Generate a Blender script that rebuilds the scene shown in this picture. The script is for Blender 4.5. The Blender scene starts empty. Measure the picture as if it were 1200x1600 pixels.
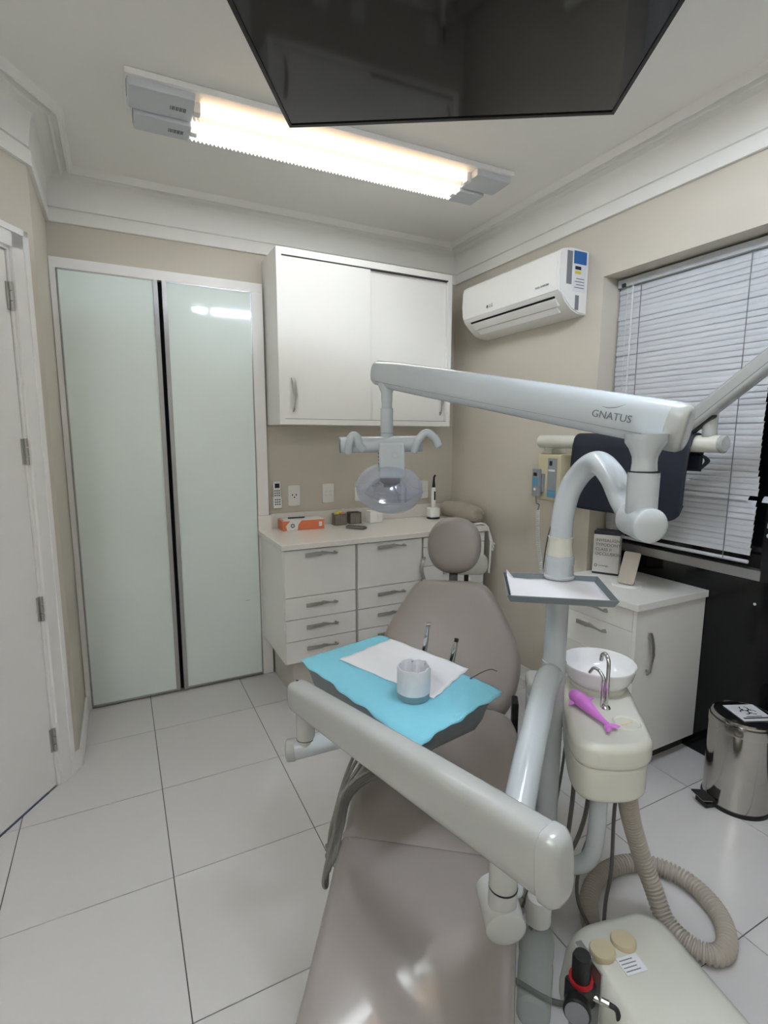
import bpy, bmesh, math, random
from mathutils import Vector, Matrix
random.seed(7)
R = math.radians
PI = math.pi
scene = bpy.context.scene
col = scene.collection

# ------------------------------------------------------------------ camera
F_PX, PITCH, YAW, ROLL = 811.66, 0.1456, 0.4712, 0.0023
cam_data = bpy.data.cameras.new('camera')
cam_data.sensor_fit = 'VERTICAL'
cam_data.sensor_height = 36.0
cam_data.lens = 36.0 * F_PX / 1600.0
cam_data.clip_start = 0.02
cam = bpy.data.objects.new('camera', cam_data)
col.objects.link(cam)
fw = Vector((math.sin(YAW) * math.cos(PITCH), math.cos(YAW) * math.cos(PITCH), -math.sin(PITCH)))
rt = Vector((math.cos(YAW), -math.sin(YAW), 0))
up = rt.cross(fw)
rt2 = rt * math.cos(ROLL) + up * math.sin(ROLL)
up2 = up * math.cos(ROLL) - rt * math.sin(ROLL)
mw = Matrix((rt2, up2, -fw)).transposed().to_4x4()
mw.translation = Vector((0, 0, 1.5))
cam.matrix_world = mw
scene.camera = cam

# ------------------------------------------------------------------ world (night outside) and exposure
world = bpy.data.worlds.new('night')
scene.world = world
world.use_nodes = True
world.node_tree.nodes['Background'].inputs[0].default_value = (0.010, 0.012, 0.018, 1)
world.node_tree.nodes['Background'].inputs[1].default_value = 1.0
scene.view_settings.view_transform = 'Standard'
scene.view_settings.look = 'None'
scene.view_settings.gamma = 1.0
scene.view_settings.use_curve_mapping = False
scene.view_settings.exposure = 2.05
TUBE_COOL = 7.2
TUBE_WARM = 1.7
TUBE_REAR = 42.0
TUBE_FILL = 15.0  # strength of the added fill lamp behind the camera

# ------------------------------------------------------------------ materials
def srgb(r, g, b):
    def f(c):
        c /= 255.0
        return c / 12.92 if c <= 0.04045 else ((c + 0.055) / 1.055) ** 2.4
    return (f(r), f(g), f(b), 1.0)

MATS = {}
def mat(name, rgb, rough=0.5, metal=0.0, var=0.03, scale=8.0, bump=0.0, bscale=60.0, coat=0.0, spec=0.5,
        trans=0.0, ior=1.45, emit=None, estr=0.0, alpha=1.0):
    if name in MATS:
        return MATS[name]
    m = bpy.data.materials.new(name)
    m.use_nodes = True
    nt = m.node_tree
    b = nt.nodes['Principled BSDF']
    c = srgb(*rgb)
    tc = nt.nodes.new('ShaderNodeTexCoord')
    nz = nt.nodes.new('ShaderNodeTexNoise')
    nz.inputs['Scale'].default_value = scale
    nz.inputs['Detail'].default_value = 4.0
    nt.links.new(tc.outputs['Object'], nz.inputs['Vector'])
    mx = nt.nodes.new('ShaderNodeMix')
    mx.data_type = 'RGBA'
    mx.inputs[6].default_value = tuple(max(0, x * (1 - var)) for x in c[:3]) + (1,)
    mx.inputs[7].default_value = tuple(min(1, x * (1 + var)) for x in c[:3]) + (1,)
    nt.links.new(nz.outputs['Fac'], mx.inputs[0])
    nt.links.new(mx.outputs[2], b.inputs['Base Color'])
    b.inputs['Roughness'].default_value = rough
    b.inputs['Metallic'].default_value = metal
    b.inputs['Coat Weight'].default_value = coat
    b.inputs['Coat Roughness'].default_value = 0.08
    b.inputs['Specular IOR Level'].default_value = spec
    b.inputs['IOR'].default_value = ior
    b.inputs['Transmission Weight'].default_value = trans
    b.inputs['Alpha'].default_value = alpha
    if emit:
        b.inputs['Emission Color'].default_value = srgb(*emit)
        b.inputs['Emission Strength'].default_value = estr
    if bump > 0:
        n2 = nt.nodes.new('ShaderNodeTexNoise')
        n2.inputs['Scale'].default_value = bscale
        n2.inputs['Detail'].default_value = 3.0
        nt.links.new(tc.outputs['Object'], n2.inputs['Vector'])
        bp = nt.nodes.new('ShaderNodeBump')
        bp.inputs['Strength'].default_value = bump
        bp.inputs['Distance'].default_value = 0.01
        nt.links.new(n2.outputs['Fac'], bp.inputs['Height'])
        nt.links.new(bp.outputs['Normal'], b.inputs['Normal'])
    MATS[name] = m
    return m

M_WALL = mat('greige_paint', (211, 204, 190), 0.75, var=0.015, scale=3, bump=0.04, bscale=180)
M_CEIL = mat('ceiling_paint', (244, 242, 236), 0.8, var=0.012, scale=2)
M_CORN = mat('cornice_plaster', (246, 245, 240), 0.6, var=0.01)
M_TRIM = mat('white_trim', (245, 243, 240), 0.38, var=0.012)
M_TILE = mat('porcelain_tile', (214, 212, 210), 0.22, var=0.03, scale=3.0)
M_GROUT = mat('grout', (92, 88, 84), 0.9, var=0.1)
M_LAM = mat('white_laminate', (242, 241, 236), 0.32, var=0.01)
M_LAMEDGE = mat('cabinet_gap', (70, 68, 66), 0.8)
M_PLINTH = mat('plinth_laminate', (206, 201, 193), 0.5)
M_TOP = mat('white_quartz', (238, 235, 228), 0.15, var=0.02, scale=60)
M_STEELH = mat('brushed_nickel', (178, 176, 172), 0.42, 0.75, var=0.05)
M_ALU = mat('aluminium', (176, 176, 176), 0.35, 0.85)
M_GLASSGREEN = mat('frosted_green_glass', (234, 245, 240), 0.04, var=0.015, scale=1.5, coat=0.3)
M_BLACK = mat('black_gap', (10, 10, 11), 0.7)
M_BLACKGL = mat('black_glass', (12, 12, 14), 0.12, var=0.0)
M_PLAST = mat('unit_grey_plastic', (190, 197, 200), 0.20, var=0.01, coat=0.25)
M_CREAMARM = mat('arm_white_enamel', (174, 176, 172), 0.25, var=0.01, coat=0.25)
M_CREAM = mat('cream_plastic', (216, 216, 204), 0.25, var=0.012, coat=0.3)
M_CREAMDK = mat('cream_cap', (212, 199, 165), 0.45)
M_GREY = mat('grey_body', (112, 119, 124), 0.35)
M_VINYL = mat('taupe_vinyl', (146, 137, 131), 0.33, var=0.03, scale=4, bump=0.05, bscale=350)
M_FILM = mat('taupe_vinyl_under_film', (144, 136, 131), 0.16, var=0.05, scale=3, bump=0.06, bscale=7, coat=0.5)
M_DARK = mat('dark_plastic', (28, 28, 30), 0.4)
M_CHROME = mat('chrome', (205, 205, 205), 0.09, 1.0, var=0.01)
M_STEEL = mat('polished_steel', (190, 186, 180), 0.11, 1.0, var=0.02)
M_BLUE = mat('blue_nonwoven', (134, 206, 224), 0.8, var=0.04, scale=30, bump=0.15, bscale=220)
M_PAPER = mat('white_paper', (236, 236, 238), 0.85, var=0.01, bump=0.05, bscale=40)
M_LINER = mat('white_liner', (225, 226, 230), 0.6, var=0.03, scale=40, bump=0.3, bscale=50)
M_CAN = mat('pot_teal', (120, 150, 158), 0.35)
M_NAVY = mat('navy_apron', (27, 33, 47), 0.6, var=0.06, scale=14, bump=0.06, bscale=60)
M_CERAM = mat('white_ceramic', (246, 246, 246), 0.08, var=0.005, coat=0.4)
M_PINK = mat('pink_rubber', (214, 128, 216), 0.42, var=0.04, scale=25)
M_HOSE = mat('corrugated_hose', (182, 174, 162), 0.5, var=0.05)
M_CABLE = mat('grey_cable', (98, 95, 92), 0.5)
M_CABLE2 = mat('instrument_hose', (118, 116, 110), 0.45)
M_RED = mat('red_ring', (176, 32, 34), 0.4)
M_ORANGE = mat('orange_print', (226, 128, 88), 0.5)
M_TVFRAME = mat('tv_bezel', (20, 20, 22), 0.35)
M_SCREEN = mat('tv_screen', (26, 26, 33), 0.06, var=0.0, spec=0.6)
M_BLIND = mat('blind_slat', (200, 203, 207), 0.42, var=0.02)
M_STICK = mat('sticker_white', (232, 233, 235), 0.5)
M_STICKB = mat('sticker_blue', (40, 104, 176), 0.5)
M_STICKG = mat('sticker_print_grey', (128, 130, 136), 0.6)
M_INK = mat('ink_black', (26, 26, 30), 0.6)
M_INKG = mat('ink_grey', (112, 114, 118), 0.5)
M_PHONE = mat('phone_back', (196, 188, 176), 0.3, 0.25)
M_BOXW = mat('carton_white', (232, 230, 226), 0.6)
M_BOXD = mat('carton_dark', (58, 60, 66), 0.6)
M_PILLOW = mat('pillow_taupe_satin', (182, 172, 158), 0.4, var=0.06, scale=14, bump=0.2, bscale=40)
M_YEL = mat('yellow_bit', (222, 204, 72), 0.6)
M_PNK = mat('pink_bit', (222, 150, 150), 0.6)
M_POTST = mat('pot_metal', (138, 130, 118), 0.35, 0.7, var=0.2, scale=60)
M_XRAY = mat('xray_beige', (206, 197, 164), 0.4)
M_XGREY = mat('xray_grey', (150, 154, 158), 0.4)
M_LIGHTBL = mat('panel_blue', (92, 160, 196), 0.5)
M_MIRROR = mat('reflector', (196, 198, 204), 0.12, 1.0)

def clear_mat(name, rgb, tint=0.25, rough=0.05):
    m = bpy.data.materials.new(name)
    m.use_nodes = True
    nt = m.node_tree
    out = nt.nodes['Material Output']
    b = nt.nodes['Principled BSDF']
    b.inputs['Base Color'].default_value = srgb(*rgb)
    b.inputs['Roughness'].default_value = rough
    b.inputs['Coat Weight'].default_value = 0.5
    tr = nt.nodes.new('ShaderNodeBsdfTransparent')
    tr.inputs[0].default_value = (0.93, 0.94, 0.96, 1)
    fr = nt.nodes.new('ShaderNodeLayerWeight')
    fr.inputs['Blend'].default_value = 0.35
    mr = nt.nodes.new('ShaderNodeMapRange')
    mr.inputs['To Min'].default_value = tint
    mr.inputs['To Max'].default_value = min(1.0, tint + 0.5)
    nt.links.new(fr.outputs['Facing'], mr.inputs['Value'])
    mix = nt.nodes.new('ShaderNodeMixShader')
    nt.links.new(mr.outputs[0], mix.inputs[0])
    nt.links.new(tr.outputs[0], mix.inputs[1])
    nt.links.new(b.outputs[0], mix.inputs[2])
    nt.links.new(mix.outputs[0], out.inputs[0])
    return m
M_CLEAR = clear_mat('clear_lamp_shield', (222, 224, 234), 0.07)
M_PET = clear_mat('clear_bottle', (140, 152, 136), 0.10)
M_PANE = clear_mat('window_pane', (14, 15, 18), 0.75)

def emit_mat(name, rgb, s):
    m = bpy.data.materials.new(name)
    m.use_nodes = True
    nt = m.node_tree
    for n in list(nt.nodes):
        if n.type == 'BSDF_PRINCIPLED':
            nt.nodes.remove(n)
    e = nt.nodes.new('ShaderNodeEmission')
    e.inputs[0].default_value = srgb(*rgb)
    e.inputs[1].default_value = s
    nt.links.new(e.outputs[0], nt.nodes['Material Output'].inputs[0])
    return m
M_TUBEC = emit_mat('tube_cool_light', (238, 246, 252), TUBE_COOL)
M_TUBEFILL = emit_mat('tube_added_fill_light', (244, 248, 252), TUBE_FILL)
M_TUBER = emit_mat('tube_rear_light', (228, 239, 255), TUBE_REAR)
M_TUBEW = emit_mat('tube_warm_light', (255, 216, 176), TUBE_WARM)

# ------------------------------------------------------------------ object helpers
ROOT = {}      # object name -> inverse of the root matrix (meshes are written in world space)
def root_matrix(loc, rotz):
    return Matrix.Translation(Vector(loc)) @ Matrix.Rotation(rotz, 4, 'Z')
def tag(o, label=None, cat=None, group=None, kind=None):
    if label: o['label'] = label
    if cat: o['category'] = cat
    if group: o['group'] = group
    if kind: o['kind'] = kind
    return o
def thing(name, label, cat, loc, rotz=0.0, group=None, kind=None):
    o = bpy.data.objects.new(name, None)
    o.empty_display_size = 0.1
    col.objects.link(o)
    o.location = loc
    o.rotation_euler = (0, 0, rotz)
    ROOT[o.name] = root_matrix(loc, rotz).inverted()
    return tag(o, label, cat, group, kind)
def part(name, bm, m, parent=None, smooth=True, angle=38, label=None, bevel=0.0):
    """link a bmesh written in WORLD space as one mesh under parent"""
    if bevel > 0:
        bmesh.ops.bevel(bm, geom=list(bm.edges), offset=bevel, segments=2, profile=0.7, affect='EDGES', clamp_overlap=True)
    inv = ROOT.get(parent.name) if parent else None
    if inv is not None:
        bmesh.ops.transform(bm, matrix=inv, verts=bm.verts)
    bmesh.ops.recalc_face_normals(bm, faces=bm.faces)
    me = bpy.data.meshes.new(name)
    bm.to_mesh(me)
    bm.free()
    me.materials.append(m)
    if smooth:
        for p in me.polygons:
            p.use_smooth = True
        me.set_sharp_from_angle(angle=R(angle))
    o = bpy.data.objects.new(name, me)
    col.objects.link(o)
    if smooth and len(me.polygons) < 600:
        wn = o.modifiers.new('weighted_normals', 'WEIGHTED_NORMAL')
        wn.keep_sharp = True
        wn.weight = 100
    if parent:
        o.parent = parent
        ROOT[o.name] = inv if inv is not None else Matrix.Identity(4)
    else:
        ROOT[o.name] = Matrix.Identity(4)
    if label:
        o['label'] = label
    return o
def solo(name, bm, m, label, cat, group=None, **kw):
    """a thing that is one mesh: origin moved to its base centre"""
    o = part(name, bm, m, None, **kw)
    recentre(o)
    return tag(o, label, cat, group)
def recentre(o):
    me = o.data
    xs = [v.co for v in me.vertices]
    c = Vector(((min(v.x for v in xs) + max(v.x for v in xs)) / 2, (min(v.y for v in xs) + max(v.y for v in xs)) / 2, min(v.z for v in xs)))
    me.transform(Matrix.Translation(-c))
    o.location = c
    ROOT[o.name] = Matrix.Translation(-c)
def struct(name, bm, m, **kw):
    o = part(name, bm, m, None, **kw)
    recentre(o)
    o['kind'] = 'structure'
    return o
def NB():
    return bmesh.new()

def box(bm, lo, hi, M=None):
    lo, hi = Vector(lo), Vector(hi)
    vs = [bm.verts.new((x, y, z)) for z in (lo.z, hi.z) for y in (lo.y, hi.y) for x in (lo.x, hi.x)]
    for f in ((0, 2, 3, 1), (4, 5, 7, 6), (0, 1, 5, 4), (2, 6, 7, 3), (0, 4, 6, 2), (1, 3, 7, 5)):
        bm.faces.new([vs[i] for i in f])
    if M is not None:
        bmesh.ops.transform(bm, matrix=M, verts=vs)
    return vs
def bbox(lo, hi, bev=0.0, M=None, seg=2):
    bm = NB()
    box(bm, lo, hi)
    if bev > 0:
        bmesh.ops.bevel(bm, geom=list(bm.edges), offset=bev, segments=seg, profile=0.5, affect='EDGES', clamp_overlap=True)
    if M is not None:
        bmesh.ops.transform(bm, matrix=M, verts=bm.verts)
    return bm
def catmull(pts, n=6):
    pts = [Vector(p) for p in pts]
    P = [pts[0] * 2 - pts[1]] + pts + [pts[-1] * 2 - pts[-2]]
    out = []
    for i in range(1, len(P) - 2):
        a, b, c, d = P[i - 1], P[i], P[i + 1], P[i + 2]
        for k in range(n):
            t = k / n
            out.append(0.5 * ((2 * b) + (c - a) * t + (2 * a - 5 * b + 4 * c - d) * t * t + (3 * b - 3 * c + d - a) * t ** 3))
    out.append(pts[-1])
    return out
def tube(bm, pts, r, seg=14, cap=True, dome=0.0, squash=None):
    """sweep a circle along pts; r is a number or a list; dome>0 rounds both ends"""
    pts = [Vector(p) for p in pts]
    n = len(pts)
    rs = list(r) if isinstance(r, (list, tuple)) else [r] * n
    if dome > 0:
        d0 = (pts[0] - pts[1]).normalized(); d1 = (pts[-1] - pts[-2]).normalized()
        a, ra, b, rb = pts[0], rs[0], pts[-1], rs[-1]
        angs = [80, 60, 40, 20]
        pts = [a + d0 * ra * dome * math.sin(R(q)) for q in angs] + pts + [b + d1 * rb * dome * math.sin(R(q)) for q in reversed(angs)]
        rs = [ra * math.cos(R(q)) for q in angs] + rs + [rb * math.cos(R(q)) for q in reversed(angs)]
        n = len(pts)
    t0 = (pts[1] - pts[0]).normalized()
    ref = Vector((0, 0, 1)) if abs(t0.z) < 0.9 else Vector((1, 0, 0))
    nrm = (ref - t0 * ref.dot(t0)).normalized()
    rings = []
    prev = t0
    for i in range(n):
        if i == 0: t = (pts[1] - pts[0]).normalized()
        elif i == n - 1: t = (pts[-1] - pts[-2]).normalized()
        else: t = ((pts[i + 1] - pts[i]).normalized() + (pts[i] - pts[i - 1]).normalized()).normalized()
        q = prev.rotation_difference(t)
        nrm = (q @ nrm)
        nrm = (nrm - t * nrm.dot(t)).normalized()
        prev = t
        bn = t.cross(nrm)
        sa, sb = (squash if squash else (1, 1))
        rings.append([bm.verts.new(pts[i] + (nrm * math.cos(2 * PI * k / seg) * sa + bn * math.sin(2 * PI * k / seg) * sb) * rs[i]) for k in range(seg)])
    for i in range(n - 1):
        for k in range(seg):
            bm.faces.new((rings[i][k], rings[i][(k + 1) % seg], rings[i + 1][(k + 1) % seg], rings[i + 1][k]))
    if cap:
        bm.faces.new(list(reversed(rings[0])))
        bm.faces.new(rings[-1])
    return bm
def T_(pts, r, **kw):
    return tube(NB(), pts, r, **kw)
def lathe(profile, seg=32, M=None, bm=None, sx=1.0, sy=1.0):
    """profile (r, z) turned about local Z; ends closed where r is 0"""
    bm = bm or NB()
    new = []
    rings = []
    for r, z in profile:
        if r < 1e-6:
            v = bm.verts.new((0, 0, z)); rings.append([v]); new.append(v)
        else:
            ring = [bm.verts.new((r * sx * math.cos(2 * PI * k / seg), r * sy * math.sin(2 * PI * k / seg), z)) for k in range(seg)]
            rings.append(ring); new += ring
    for a, b in zip(rings[:-1], rings[1:]):
        if len(a) == 1 and len(b) == 1: continue
        for k in range(seg):
            k2 = (k + 1) % seg
            if len(a) == 1: bm.faces.new((a[0], b[k2], b[k]))
            elif len(b) == 1: bm.faces.new((a[k], a[k2], b[0]))
            else: bm.faces.new((a[k], a[k2], b[k2], b[k]))
    if M is not None:
        bmesh.ops.transform(bm, matrix=M, verts=new)
    return bm
def frame(o, x, y):
    """matrix with local x, y axes given (world vectors) and origin o"""
    x = Vector(x).normalized(); y = Vector(y); y = (y - x * y.dot(x)).normalized(); z = x.cross(y)
    m = Matrix((x, y, z)).transposed().to_4x4(); m.translation = Vector(o)
    return m
def axis_to(o, zdir, xref=(1, 0, 0)):
    z = Vector(zdir).normalized(); x = Vector(xref)
    if abs(x.normalized().dot(z)) > 0.95: x = Vector((0, 1, 0))
    x = (x - z * x.dot(z)).normalized(); y = z.cross(x)
    m = Matrix((x, y, z)).transposed().to_4x4(); m.translation = Vector(o)
    return m
def prism(outline, z0, z1, M=None, bev=0.0, seg=3, bm=None):
    """extrude an outline; bev rounds the rims of both ends by insetting along the outline's normals"""
    own = bm is None
    bm = bm or NB()
    pts = [Vector(p) for p in outline]
    n = len(pts)
    area = sum(pts[k - 1].x * pts[k].y - pts[k].x * pts[k - 1].y for k in range(n))
    sg = 1.0 if area > 0 else -1.0
    inw = []
    for k in range(n):
        e1 = (pts[k] - pts[k - 1]).normalized(); e2 = (pts[(k + 1) % n] - pts[k]).normalized()
        n1 = Vector((-e1.y, e1.x)) * sg; n2 = Vector((-e2.y, e2.x)) * sg
        inw.append((n1 + n2) / max(0.35, 1 + n1.dot(n2)))
    if bev > 0:
        bev = min(bev, abs(z1 - z0) * 0.49)
        lev = [(bev * (1 - math.sin(R(90 * k / seg))), z0 + bev * (1 - math.cos(R(90 * k / seg)))) for k in range(seg + 1)]
        lev += [(bev * (1 - math.cos(R(90 * k / seg))), z1 - bev * (1 - math.sin(R(90 * k / seg)))) for k in range(seg + 1)]
    else:
        lev = [(0, z0), (0, z1)]
    rings = [[bm.verts.new((*(pts[k] + inw[k] * ins), z)) for k in range(n)] for ins, z in lev]
    for a, b in zip(rings[:-1], rings[1:]):
        for k in range(n):
            bm.faces.new((a[k], a[(k + 1) % n], b[(k + 1) % n], b[k]))
    bm.faces.new(list(reversed(rings[0]))); bm.faces.new(rings[-1])
    if M is not None:
        bmesh.ops.transform(bm, matrix=M, verts=bm.verts if own else [v for r_ in rings for v in r_])
    return bm
def rrect(x0, y0, x1, y1, r, n=5):
    out = []
    for cx, cy, a0 in ((x1 - r, y1 - r, 0), (x0 + r, y1 - r, 90), (x0 + r, y0 + r, 180), (x1 - r, y0 + r, 270)):
        for k in range(n + 1):
            a = R(a0 + 90 * k / n)
            out.append((cx + r * math.cos(a), cy + r * math.sin(a)))
    return out
def cushion(outline, thick, r, M, dome=0.012, n=5):
    """upholstered pad: outline (x, y), top at z = 0, rounded rim of radius r, slightly domed"""
    bm = NB()
    N = len(outline)
    pts = [Vector((x, y)) for x, y in outline]
    cen = sum(pts, Vector((0, 0))) / N
    nor = []
    for i in range(N):
        d = (pts[(i + 1) % N] - pts[i - 1]).normalized()
        nn = Vector((-d.y, d.x))
        if nn.dot(cen - pts[i]) < 0: nn = -nn
        nor.append(nn)
    lev = []
    for k in range(n + 1):
        a = R(-90 + 90 * k / n)
        lev.append((r * (1 - math.cos(a)), -thick + r + r * math.sin(a)))
    for k in range(n + 1):
        a = R(90 * k / n)
        lev.append((r * (1 - math.cos(a)), -r + r * math.sin(a)))
    rings = [[bm.verts.new((*(pts[i] + nor[i] * ins), z)) for i in range(N)] for ins, z in lev]
    base = [pts[i] + nor[i] * r for i in range(N)]
    for s in (0.8, 0.55, 0.28):
        rings.append([bm.verts.new((*(cen + (base[i] - cen) * s), dome * (1 - s * s))) for i in range(N)])
    for a, b in zip(rings[:-1], rings[1:]):
        for i in range(N):
            bm.faces.new((a[i], a[(i + 1) % N], b[(i + 1) % N], b[i]))
    c = bm.verts.new((*cen, dome))
    for i in range(N):
        bm.faces.new((rings[-1][i], rings[-1][(i + 1) % N], c))
    bm.faces.new(list(reversed(rings[0])))
    bmesh.ops.transform(bm, matrix=M, verts=bm.verts)
    return bm
def text_bm(body, size, M, extrude=0.0004, align='CENTER'):
    cu = bpy.data.curves.new('t', 'FONT')
    cu.body = body; cu.size = size; cu.extrude = extrude
    cu.align_x = align; cu.align_y = 'CENTER'
    cu.resolution_u = 3
    o = bpy.data.objects.new('t', cu)
    col.objects.link(o)
    dg = bpy.context.evaluated_depsgraph_get()
    me = bpy.data.meshes.new_from_object(o.evaluated_get(dg))
    bm = NB(); bm.from_mesh(me)
    bmesh.ops.transform(bm, matrix=M, verts=bm.verts)
    bpy.data.meshes.remove(me); bpy.data.objects.remove(o); bpy.data.curves.remove(cu)
    return bm
def clip_poly(poly, x0, y0, x1, y1):
    def cut(p, inside, inter):
        out = []
        for i in range(len(p)):
            a, b = p[i - 1], p[i]
            if inside(b):
                if not inside(a): out.append(inter(a, b))
                out.append(b)
            elif inside(a): out.append(inter(a, b))
        return out
    def ix(v): return lambda a, b: (v, a[1] + (b[1] - a[1]) * (v - a[0]) / (b[0] - a[0]))
    def iy(v): return lambda a, b: (a[0] + (b[0] - a[0]) * (v - a[1]) / (b[1] - a[1]), v)
    for ins, it in ((lambda p: p[0] >= x0, ix(x0)), (lambda p: p[0] <= x1, ix(x1)), (lambda p: p[1] >= y0, iy(y0)), (lambda p: p[1] <= y1, iy(y1))):
        poly = cut(poly, ins, it)
        if not poly: return []
    out = []
    for p in poly:
        if not out or (abs(p[0] - out[-1][0]) + abs(p[1] - out[-1][1])) > 1e-5: out.append(p)
    if len(out) > 1 and (abs(out[0][0] - out[-1][0]) + abs(out[0][1] - out[-1][1])) < 1e-5: out.pop()
    return out
def copy_tree(o, parent=None):
    c = o.copy(); col.objects.link(c); c.parent = parent
    for ch in list(o.children):
        copy_tree(ch, c)
    return c

# ------------------------------------------------------------------ ROOM
XR, YB, XL, ZC = 2.17, 3.17, -0.245, 2.755
RX = 2.39                     # back of the window recess
JY = 1.90                     # left jamb of the recess
RY0 = -0.35                   # far end of the recess, behind the camera
DW = (XL, 2.585)              # where the diagonal door wall starts
dd = Vector((0.553, 0.833, 0)).normalized()
XW, YW = -1.35, -1.5          # left and rear walls, behind the camera
tD = (DW[0] - XW) / dd.x
DE = (XW, DW[1] - tD * dd.y)
room = [(RX, RY0), (RX, JY), (XR, JY), (XR, YB), (XL, YB), DW, DE, (XW, YW), (XR, YW), (XR, RY0)]

floor = thing('floor', None, None, (0.5, 1.0, 0), kind='structure')
bm = NB()
vs = [bm.verts.new((x, y, -0.0035)) for x, y in room]
vb = [bm.verts.new((x, y, -0.06)) for x, y in room]
bm.faces.new(vs); bm.faces.new(list(reversed(vb)))
for i in range(len(vs)):
    j = (i + 1) % len(vs)
    bm.faces.new((vs[i], vb[i], vb[j], vs[j]))
part('grout_bed', bm, M_GROUT, floor, smooth=False)
SX, SY, GX, GY, GP = 0.507, 0.503, 0.078, 2.741, 0.0018
for i in range(-4, 6):
    for j in range(-9, 3):
        x0, y0 = GX + i * SX, GY + j * SY
        pl = clip_poly(room, x0 + GP, y0 + GP, x0 + SX - GP, y0 + SY - GP)
        if len(pl) >= 3:
            ar = sum(pl[k - 1][0] * pl[k][1] - pl[k][0] * pl[k - 1][1] for k in range(len(pl)))
            if abs(ar) < 2e-4: continue
            if ar < 0: pl.reverse()
            part('tile', prism(pl, -0.009, 0.0), M_TILE, floor, smooth=False)

def wall_box(name, lo, hi, m=M_WALL):
    return struct(name, bbox(lo, hi), m, smooth=False)
wall_box('wall_back', (XL - 0.1, YB, -0.05), (XR + 0.3, YB + 0.1, ZC + 0.1))
wall_box('wall_left', (XL - 0.1, DW[1], -0.05), (XL, YB, ZC + 0.1))
# right wall: solid beside the recess, lintel over it
wr = struct('wall_right', bbox((XR, JY, -0.05), (RX + 0.12, YB, ZC + 0.1)), M_WALL, smooth=False)
wr2 = bbox((XR, RY0, 2.272), (RX + 0.12, JY, ZC + 0.1))
box(wr2, (XR, YW, -0.05), (RX + 0.12, RY0, ZC + 0.1))
part('lintel', wr2, M_WALL, wr, smooth=False)
# diagonal wall with door opening cut: built as three pieces in one mesh
def DP(s, n, z):
    """s metres along the diagonal wall from its corner towards the camera, n into the room, z up"""
    nn = Vector((dd.y, -dd.x, 0))
    return Vector((DW[0], DW[1], 0)) - dd * s + nn * n + Vector((0, 0, z))
MD = Matrix((-dd, Vector((dd.y, -dd.x, 0)), Vector((0, 0, 1)))).transposed().to_4x4()
MD.translation = Vector((DW[0], DW[1], 0))          # local x = s, y = n (into the room), z
S0, S1, DH = 0.125, 0.925, 2.20                      # opening of the door
bm = bbox((0, -0.1, -0.05), (S0, 0, ZC + 0.1))
box(bm, (S0, -0.1, DH), (S1, 0, ZC + 0.1))
box(bm, (S1, -0.1, -0.05), (tD, 0, ZC + 0.1))
bmesh.ops.transform(bm, matrix=MD, verts=bm.verts)
struct('wall_door_side', bm, M_WALL, smooth=False)
wall_box('wall_far_left', (XW - 0.1, YW, -0.05), (XW, DE[1], ZC + 0.1))
wall_box('wall_rear', (XW - 0.1, YW - 0.1, -0.05), (RX + 0.12, YW, ZC + 0.1))
wall_box('ceiling', (XW - 0.2, YW - 0.1, ZC), (RX + 0.2, YB + 0.1, ZC + 0.1), M_CEIL)

# cornice: profile (projection from wall, z)
PROF = [(0.0, 2.535), (0.016, 2.535), (0.018, 2.540), (0.018, 2.590), (0.014, 2.592), (0.003, 2.594), (0.003, 2.601), (0.012, 2.604),
        (0.018, 2.650), (0.026, 2.700), (0.036, 2.722), (0.055, 2.738), (0.082, 2.743), (0.085, 2.724), (0.094, 2.721), (0.099, 2.741),
        (0.112, 2.743), (0.116, 2.726), (0.128, 2.723), (0.134, 2.743), (0.140, 2.7549), (0.0, 2.7549)]
inner = [(XR, YB), (XL, YB), DW, DE, (XW, YW), (XR, YW)]     # ccw when seen from above
def offset_pt(i, p):
    n = len(inner)
    a, b, c = Vector(inner[i - 1]), Vector(inner[i]), Vector(inner[(i + 1) % n])
    d1, d2 = (b - a).normalized(), (c - b).normalized()
    n1, n2 = Vector((-d1.y, d1.x)), Vector((-d2.y, d2.x))
    m = (n1 + n2)
    return b + m * (p / (1 + n1.dot(n2)))
for i in range(len(inner)):
    j = (i + 1) % len(inner)
    bm = NB()
    A = [bm.verts.new((*offset_pt(i, p), z)) for p, z in PROF]
    B = [bm.verts.new((*offset_pt(j, p), z)) for p, z in PROF]
    for k in range(len(PROF)):
        k2 = (k + 1) % len(PROF)
        bm.faces.new((A[k], A[k2], B[k2], B[k]))
    struct('trim_%d' % (i + 1), bm, M_CORN, angle=25)

# baseboards
def base_prof(bm, lo, hi): box(bm, lo, hi)
bm = bbox((XL, DW[1] - 0.0, 0.0), (XL + 0.014, 3.115, 0.085), 0.004)
struct('baseboard_left', bm, M_TRIM)
bm = bbox((0.005, 0.0, 0.0), (S0 - 0.072, 0.014, 0.085), 0.004, M=MD)
struct('baseboard_door_side', bm, M_TRIM)
bm = bbox((XR - 0.014, JY, 0.0), (XR, YB - 0.002, 0.085), 0.004)
struct('baseboard_right', bm, M_TRIM)

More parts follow.
